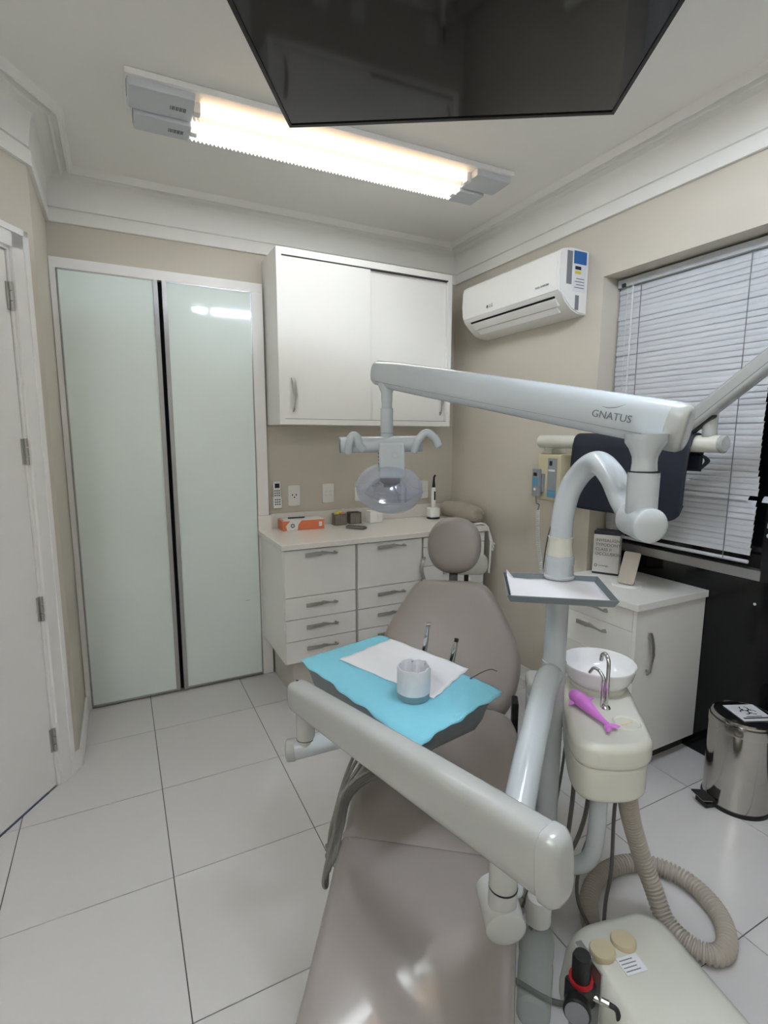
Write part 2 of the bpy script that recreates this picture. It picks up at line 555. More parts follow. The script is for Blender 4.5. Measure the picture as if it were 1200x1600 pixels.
# ------------------------------------------------------------------ room door on the diagonal wall
d1 = struct('door_1', bbox((S0 + 0.018, -0.042, 0.006), (S1 - 0.018, -0.004, DH - 0.02), 0.003, M=MD), M_TRIM)
bm = NB()
for lo, hi in (((S0, -0.09, 0), (S0 + 0.016, 0.004, DH)), ((S1 - 0.016, -0.09, 0), (S1, 0.004, DH)), ((S0, -0.09, DH - 0.016), (S1, 0.004, DH))):
    box(bm, lo, hi, MD)
part('door_jamb', bm, M_TRIM, d1)
bm = NB()
for lo, hi in (((S0 - 0.07, 0.0, 0), (S0 + 0.004, 0.016, DH + 0.07)), ((S1 - 0.004, 0.0, 0), (S1 + 0.07, 0.016, DH + 0.07)), ((S0 - 0.07, 0.0, DH - 0.004), (S1 + 0.07, 0.016, DH + 0.07))):
    box(bm, lo, hi, MD)
for lo, hi in (((S0 - 0.072, 0.014, 0), (S0 - 0.05, 0.022, DH + 0.072)), ((S1 + 0.05, 0.014, 0), (S1 + 0.072, 0.022, DH + 0.072)), ((S0 - 0.072, 0.014, DH + 0.05), (S1 + 0.072, 0.022, DH + 0.072))):
    box(bm, lo, hi, MD)
part('door_casing', bm, M_TRIM, d1)
for zc in (2.017, 1.435, 0.795, 0.215):
    bm = NB()
    box(bm, (S0 + 0.004, -0.006, zc - 0.05), (S0 + 0.032, 0.002, zc + 0.05), MD)
    h = part('hinge', bm, M_STEELH, d1, label='small steel door hinge')
    bm = NB()
    for k in range(3):
        z0 = zc - 0.052 + k * 0.036
        tube(bm, [DP(S0 + 0.017, 0.006, z0), DP(S0 + 0.017, 0.006, z0 + 0.031)], 0.0065, seg=10)
    part('knuckle', bm, M_STEELH, h)
bm = NB()
lathe([(0, 0), (0.026, 0), (0.026, 0.008), (0.010, 0.012), (0.010, 0.045), (0, 0.045)], 20, axis_to(DP(S1 - 0.075, -0.004, 1.05), MD.to_3x3() @ Vector((0, 1, 0))), bm)
tube(bm, [DP(S1 - 0.075, 0.036, 1.05), DP(S1 - 0.13, 0.038, 1.05), DP(S1 - 0.185, 0.034, 1.05)], 0.009, seg=10)
part('lever_handle', bm, M_STEELH, d1)

# ------------------------------------------------------------------ window recess on the right wall (dark night outside)
w1 = struct('window_1', bbox((RX, RY0, 0.0), (RX + 0.02, JY, 0.90)), M_BLACKGL, smooth=False)
w1['label'] = 'tall recessed window with black glass below and closed blinds'
bm = NB()
for y0, y1 in ((JY - 0.05, JY), (1.12, 1.17), (0.40, 0.45), (RY0, RY0 + 0.05)):
    box(bm, (RX - 0.03, y0, 0.94), (RX + 0.03, y1, 2.272))
box(bm, (RX - 0.03, RY0, 2.22), (RX + 0.03, JY, 2.272))
part('window_frame', bm, M_DARK, w1)
part('sill_rail', bbox((RX - 0.035, 1.165, 0.90), (RX + 0.03, JY, 0.945), 0.003), M_ALU, w1)
bm = NB()
box(bm, (RX - 0.03, RY0, 0.90), (RX + 0.03, 1.165, 0.945))
part('sill_rail', bm, M_DARK, w1)
for y0, y1 in ((1.17, JY - 0.05), (0.45, 1.12), (RY0 + 0.05, 0.40)):
    part('pane', bbox((RX + 0.002, y0, 0.945), (RX + 0.008, y1, 2.22)), M_PANE, w1, smooth=False)
part('night_backing', bbox((RX + 0.10, RY0, 0.0), (RX + 0.115, JY, 2.272)), M_BLACK, w1, smooth=False)
part('screw_cap', lathe([(0, 0), (0.006, 0), (0.005, 0.003), (0, 0.004)], 12, axis_to((RX, 1.19, 0.79), (-1, 0, 0))), M_STICK, w1)

# venetian blinds
def slat_mesh():
    bm = NB()
    w, n = 0.0152, 4
    top, bot = [], []
    for k in range(n + 1):
        x = -w + 2 * w * k / n
        z = 0.0030 * (1 - (x / w) ** 2)
        top.append((x, z)); bot.append((x, z - 0.0009))
    loop = top + bot[::-1]
    a = [bm.verts.new((x, -0.5, z)) for x, z in loop]
    b = [bm.verts.new((x, 0.5, z)) for x, z in loop]
    m = len(loop)
    for k in range(m):
        bm.faces.new((a[k], a[(k + 1) % m], b[(k + 1) % m], b[k]))
    bm.faces.new(list(reversed(a))); bm.faces.new(b)
    bmesh.ops.recalc_face_normals(bm, faces=bm.faces)
    me = bpy.data.meshes.new('slat'); bm.to_mesh(me); bm.free()
    me.materials.append(M_BLIND)
    for p in me.polygons: p.use_smooth = True
    me.set_sharp_from_angle(angle=R(50))
    return me
SLAT = slat_mesh()
BX = 2.285
def blind(y0, y1, zb, label, cords):
    b = thing('venetian_blind', label, 'window blind', (BX, (y0 + y1) / 2, zb), group=None)
    part('headrail', bbox((BX - 0.02, y0, 2.225), (BX + 0.025, y1, 2.262), 0.003), M_BLIND, b)
    zt = 2.208
    pitch = 0.0245
    n = int((zt - zb - 0.012) / pitch)
    for k in range(n):
        z = zt - k * pitch
        s = bpy.data.objects.new('slat', SLAT)
        col.objects.link(s); s.parent = b
        low = z < 1.33
        sh = (-0.006 + 0.018 * (1.33 - z) if low else 0.0) + random.uniform(-0.0015, 0.0015)
        if abs(z - 1.245) < 0.0125: sh += 0.03
        s.location = (random.uniform(-0.001, 0.001), sh, z - zb)
        s.rotation_euler = (R(random.uniform(-0.18, 0.18)), R(-78 + random.uniform(-2.5, 2.5) + (25 if abs(z - 1.245) < 0.0125 else 0)), 0)
        s.scale = (1, (y1 - y0) - 0.006, 1)
    part('bottom_rail', T_([(BX, y0 + 0.01, zb + 0.004), (BX, y1 - 0.01, zb + 0.004)], 0.008, seg=10, dome=0.4), M_BLIND, b)
    for yc, rr in cords:
        bm = NB()
        tube(bm, [(BX - 0.0125, yc, 2.23), (BX - 0.0125, yc - 0.002, 1.6), (BX - 0.0125, yc, zb + 0.005)], rr, seg=6)
        part('ladder_cord', bm, M_INKG if rr > 0.0013 else M_STICK, b)
    return b
bl = blind(1.172, 1.893, 0.985, 'white venetian blind over the window, slats kinked near its lower corner', [(1.765, 0.0018), (1.275, 0.0018), (1.84, 0.001), (1.815, 0.001)])
part('tilt_mechanism', bbox((BX - 0.028, 1.845, 2.222), (BX - 0.018, 1.865, 2.24), 0.002), M_DARK, bl)
part('tilt_wand', T_([(BX - 0.024, 1.80, 2.222), (BX - 0.022, 1.801, 1.35)], 0.0025, seg=8), M_STICK, bl)
blind(0.42, 1.128, 1.105, 'white venetian blind hanging higher beside the scissor arm', [(1.02, 0.0018), (0.55, 0.0018)])

# ------------------------------------------------------------------ built-in closet with frosted glass doors
cl = thing('built_in_closet', 'built-in closet with two tall frosted green glass doors', 'closet', (0.27, YB, 0))
CY = 3.13
bm = NB()
box(bm, (XL + 0.002, CY - 0.008, 2.312), (0.80, YB - 0.001, 2.362))
box(bm, (XL + 0.002, CY - 0.008, 0), (-0.216, YB - 0.001, 2.312))
box(bm, (0.735, CY - 0.008, 0), (0.80, YB - 0.001, 2.312))
part('frame', bm, M_TRIM, cl, bevel=0.002)
part('dark_interior', bbox((-0.216, YB - 0.006, 0), (0.735, YB - 0.001, 2.312)), M_BLACK, cl, smooth=False)
for x0, x1, pr in ((-0.212, 0.242, 1), (0.262, 0.731, 0)):
    y0 = CY - 0.010
    g = part('glass_door', bbox((x0, y0, 0.02), (x1, y0 + 0.016, 2.308), 0.002), M_GLASSGREEN, cl)
    bm = NB()
    if pr:
        box(bm, (x1 - 0.022, y0 - 0.008, 0.012), (x1, y0 + 0.018, 2.310))
    else:
        box(bm, (x0, y0 - 0.012, 0.012), (x0 + 0.022, y0 + 0.018, 2.310))
    part('pull_profile', bm, M_ALU, g, smooth=False)
    bm = NB()
    box(bm, (x0, y0 - 0.002, 2.304), (x1, y0 + 0.018, 2.311))
    box(bm, (x0, y0 - 0.002, 0.010), (x1, y0 + 0.018, 0.021))
    if pr: box(bm, (x0 - 0.002, y0 - 0.002, 0.01), (x0 + 0.004, y0 + 0.018, 2.31))
    else: box(bm, (x1 - 0.004, y0 - 0.002, 0.01), (x1 + 0.002, y0 + 0.018, 2.31))
    part('edge_trim', bm, M_ALU, g, smooth=False)
part('scratch_mark', bbox((0.640, CY - 0.0108, 0.4985), (0.665, CY - 0.0098, 0.500)), M_INK, cl, smooth=False)

# ------------------------------------------------------------------ handles
def handle_bm(L, M):
    """wavy nickel pull: local x along the handle, y up, z out of the face"""
    bm = NB()
    secs = []
    for k in range(15):
        s = k / 14
        if s < 0.5: h, o = 0.0105, 0.012 + 0.012 * math.sin(PI * min(1, s / 0.42) * 0.5)
        else:
            q = (s - 0.5) / 0.5
            h, o = 0.0105 - 0.0065 * min(1, q * 2.2), 0.024 - 0.004 * q
        up_ = 0.006 * math.sin(PI * s * 1.3) - (0.004 if s < 0.5 else 0)
        if k in (0, 14): o = 0.010
        t = 0.0035
        x = (s - 0.5) * L
        secs.append([(x, up_ - h, o - t), (x, up_ + h, o - t), (x, up_ + h * 0.9, o + t), (x, up_ - h * 0.9, o + t)])
    rings = [[bm.verts.new(p) for p in s] for s in secs]
    for a, b in zip(rings[:-1], rings[1:]):
        for k in range(4):
            bm.faces.new((a[k], a[(k + 1) % 4], b[(k + 1) % 4], b[k]))
    bm.faces.new(rings[0]); bm.faces.new(list(reversed(rings[-1])))
    for sx in (-0.42, 0.42):
        box(bm, (sx * L - 0.005, -0.004, 0.0), (sx * L + 0.005, 0.004, 0.016))
    bmesh.ops.transform(bm, matrix=M, verts=bm.verts)
    return bm

# ------------------------------------------------------------------ base cabinets on the back wall
FY = 2.63
def base_unit(x0, x1, splits, label, handle_x=None, right_end=False, group='white drawer units under the worktop'):
    c = thing('drawer_cabinet', label, 'cabinet', ((x0 + x1) / 2, 2.9, 0), group=None)
    bm = NB()
    box(bm, (x0, FY + 0.02, 0.255), (x1, 3.118 if x0 < 0.8 else YB - 0.003, 0.898))
    part('carcass', bm, M_LAM, c, smooth=False)
    part('plinth', bbox((x0 + (0.065 if x0 < 0.8 else 0.0), 2.72, 0), (x1 - (0.03 if right_end else 0), 3.118 if x0 < 0.8 else YB - 0.003, 0.255)), M_PLINTH, c, smooth=False)
    for z1, z0 in zip(splits[:-1], splits[1:]):
        d = part('drawer', bbox((x0 + 0.003, FY, z0 + 0.002), (x1 - 0.003, FY + 0.019, z1 - 0.002), 0.0015), M_LAM, c, smooth=False)
        hx = handle_x if handle_x else (x0 + x1) / 2
        hz = z1 - 0.028 if z1 - z0 > 0.2 else z1 - 0.045
        part('handle', handle_bm(0.185, frame((hx, FY, hz), (1, 0, 0), (0, 0, 1))), M_STEELH, d)
    return c
base_unit(0.745, 1.163, (0.895, 0.632, 0.508, 0.385, 0.258), 'white drawer cabinet beside the glass closet doors, deep top drawer', 0.955)
base_unit(1.172, 1.598, (0.895, 0.632, 0.508, 0.385, 0.258), 'white drawer cabinet in the middle of the worktop run', 1.39)
c3 = base_unit(1.607, 2.068, (0.895, 0.832, 0.712, 0.560, 0.410, 0.258), 'white drawer cabinet of shallow drawers behind the headrest', 1.84, True)
part('edge_pull', T_(catmull([(1.609, 2.624, 0.772), (1.585, 2.598, 0.755), (1.572, 2.590, 0.715), (1.582, 2.592, 0.672), (1.609, 2.622, 0.640)], 5), 0.009, seg=10, squash=(0.6, 1.3)), M_STEELH, c3)
bm = prism([(0.73, 2.61), (2.08, 2.61), (2.08, YB - 0.002), (0.803, YB - 0.002), (0.803, 3.118), (0.73, 3.118)], 0.90, 0.93, bev=0.003)
wt = thing('worktop', 'long white stone worktop with upstand along the back wall', 'worktop', (1.4, 2.9, 0.90))
part('slab', bm, M_TOP, wt)
bm = bbox((0.803, YB - 0.022, 0.93), (2.08, YB - 0.002, 1.02), 0.002)
box(bm, (0.73, 3.104, 0.93), (0.8035, 3.118, 1.02))
box(bm, (0.803, 3.104, 0.93), (0.812, YB - 0.003, 1.02))
part('upstand', bm, M_TOP, wt)

# ------------------------------------------------------------------ wall cabinet
wc = thing('wall_cabinet', 'white wall cabinet with two sliding doors above the worktop', 'cabinet', (1.38, 3.0, 1.562))
X0, X1, Y0, Z0, Z1 = 0.812, 1.938, 2.865, 1.562, 2.495
bm = NB()
box(bm, (X0, Y0, Z0), (X0 + 0.03, YB - 0.002, Z1)); box(bm, (X1 - 0.03, Y0, Z0), (X1, YB - 0.002, Z1))
box(bm, (X0 + 0.03, Y0, Z0), (X1 - 0.03, YB - 0.002, Z0 + 0.03)); box(bm, (X0 + 0.03, Y0, Z1 - 0.036), (X1 - 0.03, YB - 0.002, Z1))
box(bm, (X0 + 0.03, YB - 0.012, Z0 + 0.03), (X1 - 0.03, YB - 0.003, Z1 - 0.036))
part('carcass', bm, M_LAM, wc, smooth=False)
dA = part('sliding_door', bbox((X0 + 0.031, Y0 + 0.006, Z0 + 0.032), (1.372, Y0 + 0.022, Z1 - 0.039), 0.001), M_LAM, wc, smooth=False)
dB = part('sliding_door', bbox((1.360, Y0 + 0.024, Z0 + 0.032), (X1 - 0.031, Y0 + 0.040, Z1 - 0.039), 0.001), M_LAM, wc, smooth=False)
part('top_track', bbox((X0 + 0.03, Y0 + 0.001, Z1 - 0.041), (X1 - 0.03, Y0 + 0.045, Z1 - 0.036)), M_LAMEDGE, wc, smooth=False)
part('bottom_track', bbox((X0 + 0.03, Y0 + 0.004, Z0 + 0.0295), (X1 - 0.03, Y0 + 0.045, Z0 + 0.032)), M_LAMEDGE, wc, smooth=False)
part('handle', handle_bm(0.185, frame((X0 + 0.082, Y0 + 0.006, 1.725), (0, 0, -1), (1, 0, 0))), M_STEELH, dA)
part('handle', handle_bm(0.185, frame((X1 - 0.062, Y0 + 0.024, 1.725), (0, 0, -1), (1, 0, 0))), M_STEELH, dB)

# ------------------------------------------------------------------ wall plates, remote
def plate(xc, zc, w, h, label, kind):
    p = thing('wall_outlet' if kind != 'switch' else 'wall_switch', label, 'outlet' if kind != 'switch' else 'switch', (xc, YB, zc - h / 2))
    o = [(xc - w / 2 + 0.002 * 0, zc - h / 2), (xc + w / 2, zc - h / 2)]
    out = []
    for k in range(9):
        s = -1 + 2 * k / 8
        out.append((xc + s * w / 2, zc - h / 2 - 0.004 * (1 - s * s)))
    for k in range(9):
        s = 1 - 2 * k / 8
        out.append((xc + s * w / 2, zc + h / 2 + 0.004 * (1 - s * s)))
    part('plate', prism(out, 0, 0.009, frame((0, YB - 0.0005, 0), (1, 0, 0), (0, 0, 1)), bev=0.002), M_LAM, p)
    if kind == 'socket':
        for dx, dz in ((-0.012, 0.005), (0.012, 0.005), (0, -0.010)):
            part('socket_hole', lathe([(0, 0), (0.0045, 0), (0.0045, 0.0012), (0, 0.0012)], 10, axis_to((xc + dx, YB - 0.0095, zc + dz), (0, -1, 0))), M_INK, p)
    else:
        for dx in (-0.014, 0.014):
            for dz in (-0.012, 0.012):
                part('data_port', bbox((xc + dx - 0.008, YB - 0.0112, zc + dz - 0.007), (xc + dx + 0.008, YB - 0.009, zc + dz + 0.007), 0.001), M_INKG if kind == 'x' else M_STICK, p)
plate(0.975, 1.125, 0.078, 0.125, 'white wall outlet with one three-pin socket above the orange glove box', 'socket')
plate(1.203, 1.130, 0.08, 0.120, 'white wall plate with four data ports above the metal pots', 'data')
plate(1.432, 1.130, 0.08, 0.120, 'white wall plate half hidden behind the lamp shield', 'data')
plate(1.925, 1.122, 0.08, 0.120, 'white wall plate between the lamp shield and the curing light', 'data')
rm = thing('remote_control', 'white air conditioner remote in a wall holder', 'remote', (0.86, YB, 1.05))
part('body', bbox((0.838, YB - 0.028, 1.062), (0.884, YB - 0.008, 1.222), 0.006), M_LAM, rm)
part('holder', bbox((0.834, YB - 0.034, 1.055), (0.888, YB, 1.125), 0.004), M_LAM, rm)
part('screen', bbox((0.846, YB - 0.0292, 1.180), (0.876, YB - 0.0275, 1.208), 0.0005), M_DARK, rm)
for r_ in range(3):
    for c_ in range(3):
        part('button', bbox((0.843 + c_ * 0.013, YB - 0.0295, 1.130 + r_ * 0.0145), (0.852 + c_ * 0.013, YB - 0.0275, 1.138 + r_ * 0.0145), 0.0008), M_INKG, rm)
for r_ in range(3):
    for c_ in range(3):
        part('button', bbox((0.843 + c_ * 0.013, YB - 0.0352, 1.075 + r_ * 0.0145), (0.852 + c_ * 0.013, YB - 0.0335, 1.083 + r_ * 0.0145), 0.0008), M_INKG, rm)

# ------------------------------------------------------------------ things on the worktop
ZT = 0.9305
gb = thing('glove_box', 'orange and white carton of gloves lying flat on the worktop', 'box', (0.985, 3.07, ZT), R(-3))
Mg = Matrix.Translation((0.985, 3.065, ZT)) @ Matrix.Rotation(R(-2), 4, 'Z')
part('carton', bbox((-0.13, -0.062, 0), (0.13, 0.062, 0.062), 0.002, Mg), M_BOXW, gb, smooth=False)
pan = prism([(-0.04, 0.001), (0.129, 0.001), (0.129, 0.060), (-0.015, 0.060), (-0.035, 0.035)], 0, 0.0008, Mg @ frame((0, -0.0622, 0), (1, 0, 0), (0, 0, 1)))
part('orange_panel', pan, M_ORANGE, gb, smooth=False)
part('orange_panel', prism([(-0.13, 0.001), (-0.105, 0.001), (-0.112, 0.03), (-0.085, 0.060), (-0.13, 0.060)], 0, 0.0008, Mg @ frame((0, -0.0622, 0), (1, 0, 0), (0, 0, 1))), M_ORANGE, gb, smooth=False)
part('orange_side', bbox((-0.1308, -0.06, 0.002), (-0.1298, 0.06, 0.06), 0, Mg), M_ORANGE, gb, smooth=False)
part('orange_top', bbox((-0.129, -0.06, 0.0618), (-0.118, 0.06, 0.0626), 0, Mg), M_ORANGE, gb, smooth=False)
part('printed_badge', lathe([(0.006, 0), (0.013, 0), (0.013, 0.0006), (0.006, 0.0006), (0.006, 0)], 20, Mg @ axis_to((-0.07, -0.0622, 0.03), (0, -1, 0))), M_INKG, gb, smooth=False)
part('white_badge', bbox((0.095, -0.0638, 0.018), (0.115, -0.0628, 0.046), 0, Mg), M_STICK, gb, smooth=False)
solo('pen', T_([(0.905, 3.075, 0.9985), (1.005, 3.07, 0.9985), (1.012, 3.07, 0.9985)], [0.0042, 0.0042, 0.0015], seg=8), M_INK, 'dark pen lying on top of the orange glove box', 'pen')

def pot(x, y, label, bits):
    p = thing('metal_pot', label, 'pot', (x, y, ZT))
    out = rrect(-0.043, -0.035, 0.043, 0.035, 0.016, 3)
    n = len(out)
    bm = NB()
    levels = [(1.06, 0.0), (1.06, 0.004), (1.0, 0.006), (1.0, 0.066), (1.04, 0.069), (1.04, 0.073), (0.93, 0.073), (0.93, 0.012)]
    rings = [[bm.verts.new((x + a * s, y + b * s, ZT + z)) for a, b in out] for s, z in levels]
    for a, b in zip(rings[:-1], rings[1:]):
        for i in range(n):
            bm.faces.new((a[i], a[(i + 1) % n], b[(i + 1) % n], b[i]))
    bm.faces.new(list(reversed(rings[0]))); bm.faces.new(rings[-1])
    part('cup', bm, M_POTST, p)
    bm = NB()
    for k in range(7):
        xx = x - 0.036 + k * 0.012
        box(bm, (xx - 0.0015, y - 0.0372, ZT + 0.008), (xx + 0.0015, y - 0.0345, ZT + 0.066))
    part('ribs', bm, M_STEELH, p)
    return p
pot(1.25, 3.09, 'small ribbed metal pot filled with yellow and pink bits', True)
pot(1.358, 3.10, 'small empty ribbed metal pot next to the filled one', False)
for k, (dx, dy, dz, m_, nm, lb) in enumerate(((-0.018, 0.0, 0.070, M_YEL, 'yellow', 'yellow rubber bit sticking out of the metal pot'), (0.002, 0.008, 0.078, M_YEL, 'y', 'yellow rubber bit on top of the heap in the metal pot'), (0.022, -0.004, 0.070, M_PNK, 'p', 'pink rubber bit sticking out of the metal pot'))):
    bm = NB()
    bmesh.ops.create_icosphere(bm, subdivisions=2, radius=0.017, matrix=Matrix.Translation((1.25 + dx, 3.09 + dy, ZT + dz)) @ Matrix.Diagonal((1.1, 0.9, 0.75, 1)))
    bm2 = bm
    tube(bm2, [(1.25 + dx, 3.09 + dy, ZT + dz), (1.25 + dx * 0.8, 3.09 + dy, ZT + 0.014)], 0.009, seg=8)
    solo('rubber_bit', bm2, m_, lb, 'dental supply')
Mr = Matrix.Translation((1.285, 2.90, ZT)) @ Matrix.Rotation(R(-52), 4, 'Z')
rc = thing('handheld_remote', 'small grey handheld control lying in front of the metal pots', 'remote', (1.285, 2.90, ZT))
part('case', bbox((-0.065, -0.022, 0), (0.065, 0.022, 0.018), 0.006, Mr), mat('remote_grey', (120, 118, 112), 0.35), rc)
part('face', bbox((-0.058, -0.016, 0.0176), (0.058, 0.016, 0.0192), 0.0005, Mr), M_DARK, rc)
part('display', bbox((0.02, -0.012, 0.0188), (0.05, 0.012, 0.0202), 0.0005, Mr), M_INKG, rc)
for k in range(4):
    part('button', bbox((-0.05 + k * 0.016, -0.006, 0.019), (-0.04 + k * 0.016, 0.006, 0.0208), 0.0008, Mr), M_STEELH, rc)
wb = thing('plaster_box', 'small white lidded box under the lamp shield', 'box', (1.50, 3.085, ZT))
part('body', bbox((1.452, 3.05, ZT), (1.545, 3.12, ZT + 0.078), 0.004), M_LAM, wb)
part('latch', bbox((1.505, 3.046, ZT + 0.035), (1.535, 3.052, ZT + 0.058), 0.002), M_TRIM, wb)
# curing light in its charger
cg = thing('curing_light_charger', 'white charging base holding the curing light', 'charger', (1.935, 3.04, ZT))
part('base', lathe([(0, 0), (0.045, 0), (0.046, 0.006), (0.043, 0.012)], 24, Matrix.Translation((1.935, 3.04, ZT))), M_DARK, cg)
part('cradle', prism(rrect(-0.04, -0.036, 0.04, 0.036, 0.018), 0.010, 0.075, Matrix.Translation((1.935, 3.04, ZT)), bev=0.006), M_LAM, cg)
cu = thing('curing_light', 'slim white curing light with black tip in its charger', 'dental tool', (1.935, 3.04, ZT + 0.075))
B = Vector((1.935, 3.04, ZT + 0.0755))
part('body', lathe([(0, 0), (0.014, 0), (0.0155, 0.02), (0.0165, 0.07), (0.0165, 0.12), (0.013, 0.142), (0, 0.142)], 18, Matrix.Translation(B)), M_LAM, cu)
part('grip_panel', bbox((B.x - 0.006, B.y - 0.0182, B.z + 0.055), (B.x + 0.006, B.y - 0.012, B.z + 0.115), 0.002), M_DARK, cu)
part('tip', T_([B + Vector((0, 0, 0.14)), B + Vector((0, 0, 0.19)), B + Vector((0.001, -0.002, 0.215)), B + Vector((0.003, -0.012, 0.225))], [0.0125, 0.0075, 0.0065, 0.007], seg=12), M_DARK, cu)
# neck pillow and its cable
Cp = [(2.075, 3.085, 0), (2.085, 3.0, 0), (2.09, 2.9, 0), (2.085, 2.80, 0), (2.07, 2.715, 0)]
bm = NB()
tube(bm, [Vector(p) + Vector((0, 0, ZT + 0.060)) for p in catmull(Cp, 4)], [0.050 + 0.010 * math.sin(PI * k / 16) for k in range(17)], seg=20, dome=0.55)
pw = thing('neck_pillow', 'taupe satin roll pillow at the end of the worktop', 'pillow', (2.025, 2.9, ZT))
for v in bm.verts:
    v.co += Vector((0, 0, 0.003 * math.sin(v.co.y * 60) * (v.co.z - ZT) * 10))
    if v.co.z < ZT + 0.001: v.co.z = ZT + 0.001
part('cushion', bm, M_PILLOW, pw)
for k in range(14):
    a = 2 * PI * k / 14
    c = Vector((2.066, 2.700, ZT + 0.060)); 
    d = Vector((math.cos(a), 0.1, math.sin(a))) * 0.040
    part('gather', T_([c + d * 0.4 + Vector((0, -0.020, 0)), c + d * 0.75 + Vector((0, -0.017, 0)), c + d + Vector((0, -0.006, 0))], [0.002, 0.0035, 0.002], seg=6), M_PILLOW, pw)
cb = thing('power_cable', 'white looped cable hanging over the end of the worktop', 'cable', (2.09, 2.70, ZT - 0.25))
for k in range(3):
    o_ = 0.010 * k
    pts = catmull([(2.03, 2.68 + o_, ZT + 0.006), (2.075, 2.655 + o_, ZT + 0.010), (2.098 + 0.3 * o_, 2.635 + o_, ZT - 0.02), (2.104 + 0.8 * o_, 2.62 + o_, ZT - 0.09), (2.112 + o_, 2.615, ZT - 0.150 + 0.015 * k), (2.124 + 0.5 * o_, 2.615, ZT - 0.160 + 0.02 * k), (2.118, 2.62 + o_, ZT - 0.10), (2.098, 2.64, ZT - 0.01)], 6)
    part('cable_loop', T_(pts, 0.0042, seg=8), M_LAM, cb)
part('cable_tail', T_(catmull([(2.108, 2.618, ZT - 0.10), (2.104, 2.616, ZT - 0.20), (2.100, 2.618, ZT - 0.31)], 5), 0.0065, seg=8), M_LAM, cb)

# ------------------------------------------------------------------ air conditioner on the right wall
ac = thing('air_conditioner', 'white split air conditioner high on the wall beside the window', 'air conditioner', (2.07, 2.39, 2.11))
AY0, AY1 = 1.995, 2.80
prof = [(0.0, 2.415), (0.11, 2.418), (0.165, 2.408), (0.190, 2.392), (0.198, 2.365), (0.200, 2.29), (0.197, 2.235), (0.190, 2.212), (0.178, 2.198),
        (0.150, 2.165), (0.105, 2.128), (0.06, 2.112), (0.0, 2.110)]
bm = NB()
a = [bm.verts.new((XR - d, AY0, z)) for d, z in prof]; b = [bm.verts.new((XR - d, AY1, z)) for d, z in prof]
n = len(prof)
for i in range(n): bm.faces.new((a[i], a[(i + 1) % n], b[(i + 1) % n], b[i]))
bm.faces.new(a); bm.faces.new(list(reversed(b)))
bmesh.ops.bevel(bm, geom=[e for e in bm.edges if abs(e.verts[0].co.y - e.verts[1].co.y) < 1e-6], offset=0.006, segments=2, affect='EDGES', clamp_overlap=True)
part('casing', bm, M_LAM, ac, angle=30)
fp = [(0.112, 2.4205), (0.166, 2.4105), (0.192, 2.394), (0.2005, 2.366), (0.2025, 2.29), (0.1995, 2.234), (0.193, 2.213), (0.186, 2.212), (0.19, 2.24), (0.19, 2.36), (0.16, 2.40)]
bm = NB()
a = [bm.verts.new((XR - d, AY0 + 0.012, z)) for d, z in fp]; b = [bm.verts.new((XR - d, AY1 - 0.008, z)) for d, z in fp]
n = len(fp)
for i in range(n): bm.faces.new((a[i], a[(i + 1) % n], b[(i + 1) % n], b[i]))
bm.faces.new(a); bm.faces.new(list(reversed(b)))
part('front_panel', bm, M_LAM, ac, angle=30)
# air slot and flap on the sloping underside
sl = Vector((0.178 - 0.105, 0, 2.198 - 2.128)).normalized()
def US(s, y, o):  # s metres from the upper edge down the slope, o outwards
    p0 = Vector((XR - 0.178, y, 2.198)); d = Vector((0.150 - 0.105, 0, -(2.165 - 2.128))); d = Vector((0.028 / 0.028, 0, 0))
    t = Vector((0.66, 0, -0.75)); nn = Vector((-0.75, 0, -0.66))
    return p0 + t * s + nn * o
MU = frame(US(0, 0, 0), (0, -1, 0), (0.66, 0, -0.75))      # local x = -Y, y = down the slope, z = out
if (MU.to_3x3() @ Vector((0, 0, 1))).x > 0:
    MU = frame(US(0, 0, 0), (0, 1, 0), (0.66, 0, -0.75))
sgn = (MU.to_3x3() @ Vector((1, 0, 0))).y
def ux(y): return y * sgn
xa, xb = sorted((ux(AY0 + 0.05), ux(AY1 - 0.06)))
part('air_slot', bbox((xa, 0.006, -0.01), (xb, 0.016, 0.003), 0, MU), M_BLACK, ac, smooth=False)
part('flap', bbox((xa, 0.017, -0.008), (xb, 0.062, 0.006), 0.003, MU), M_LAM, ac)
part('flap', bbox((xa + 0.02, 0.064, -0.012), (xb - 0.02, 0.10, 0.003), 0.002, MU), M_LAM, ac)
# writing
Mfront = frame((XR - 0.2032, 2.39, 2.245), (0, -1, 0), (0, 0, 1))
t1 = part('brand_mark', text_bm('LG', 0.026, frame((XR - 0.2030, 2.512, 2.244), (0, -1, 0), (0, 0, 1))), M_INKG, ac, smooth=False)
part('brand_mark', lathe([(0, 0), (0.009, 0), (0.009, 0.0008), (0, 0.0008)], 18, axis_to((XR - 0.2026, 2.545, 2.244), (-1, 0, 0))), M_INKG, ac, smooth=False)
part('lettering', text_bm('DUAL INVERTER', 0.013, frame((XR - 0.2035, 2.105, 2.25), (0, -1, 0), (0, 0, 1))), M_INKG, ac, smooth=False)
def sidebox(d0, d1, z0, z1, m, nm, o=0.0012):
    part(nm, bbox((XR - d1, AY0 - o, z0), (XR - d0, AY0 + 0.001, z1)), m, ac, smooth=False)
sidebox(0.02, 0.105, 2.215, 2.405, M_STICK, 'energy_sticker')
sidebox(0.02, 0.105, 2.345, 2.405, M_STICKB, 'energy_sticker', 0.0018)
sidebox(0.055, 0.095, 2.318, 2.334, M_INK, 'energy_sticker', 0.0018)
sidebox(0.055, 0.095, 2.298, 2.312, M_YEL, 'energy_sticker', 0.0018)
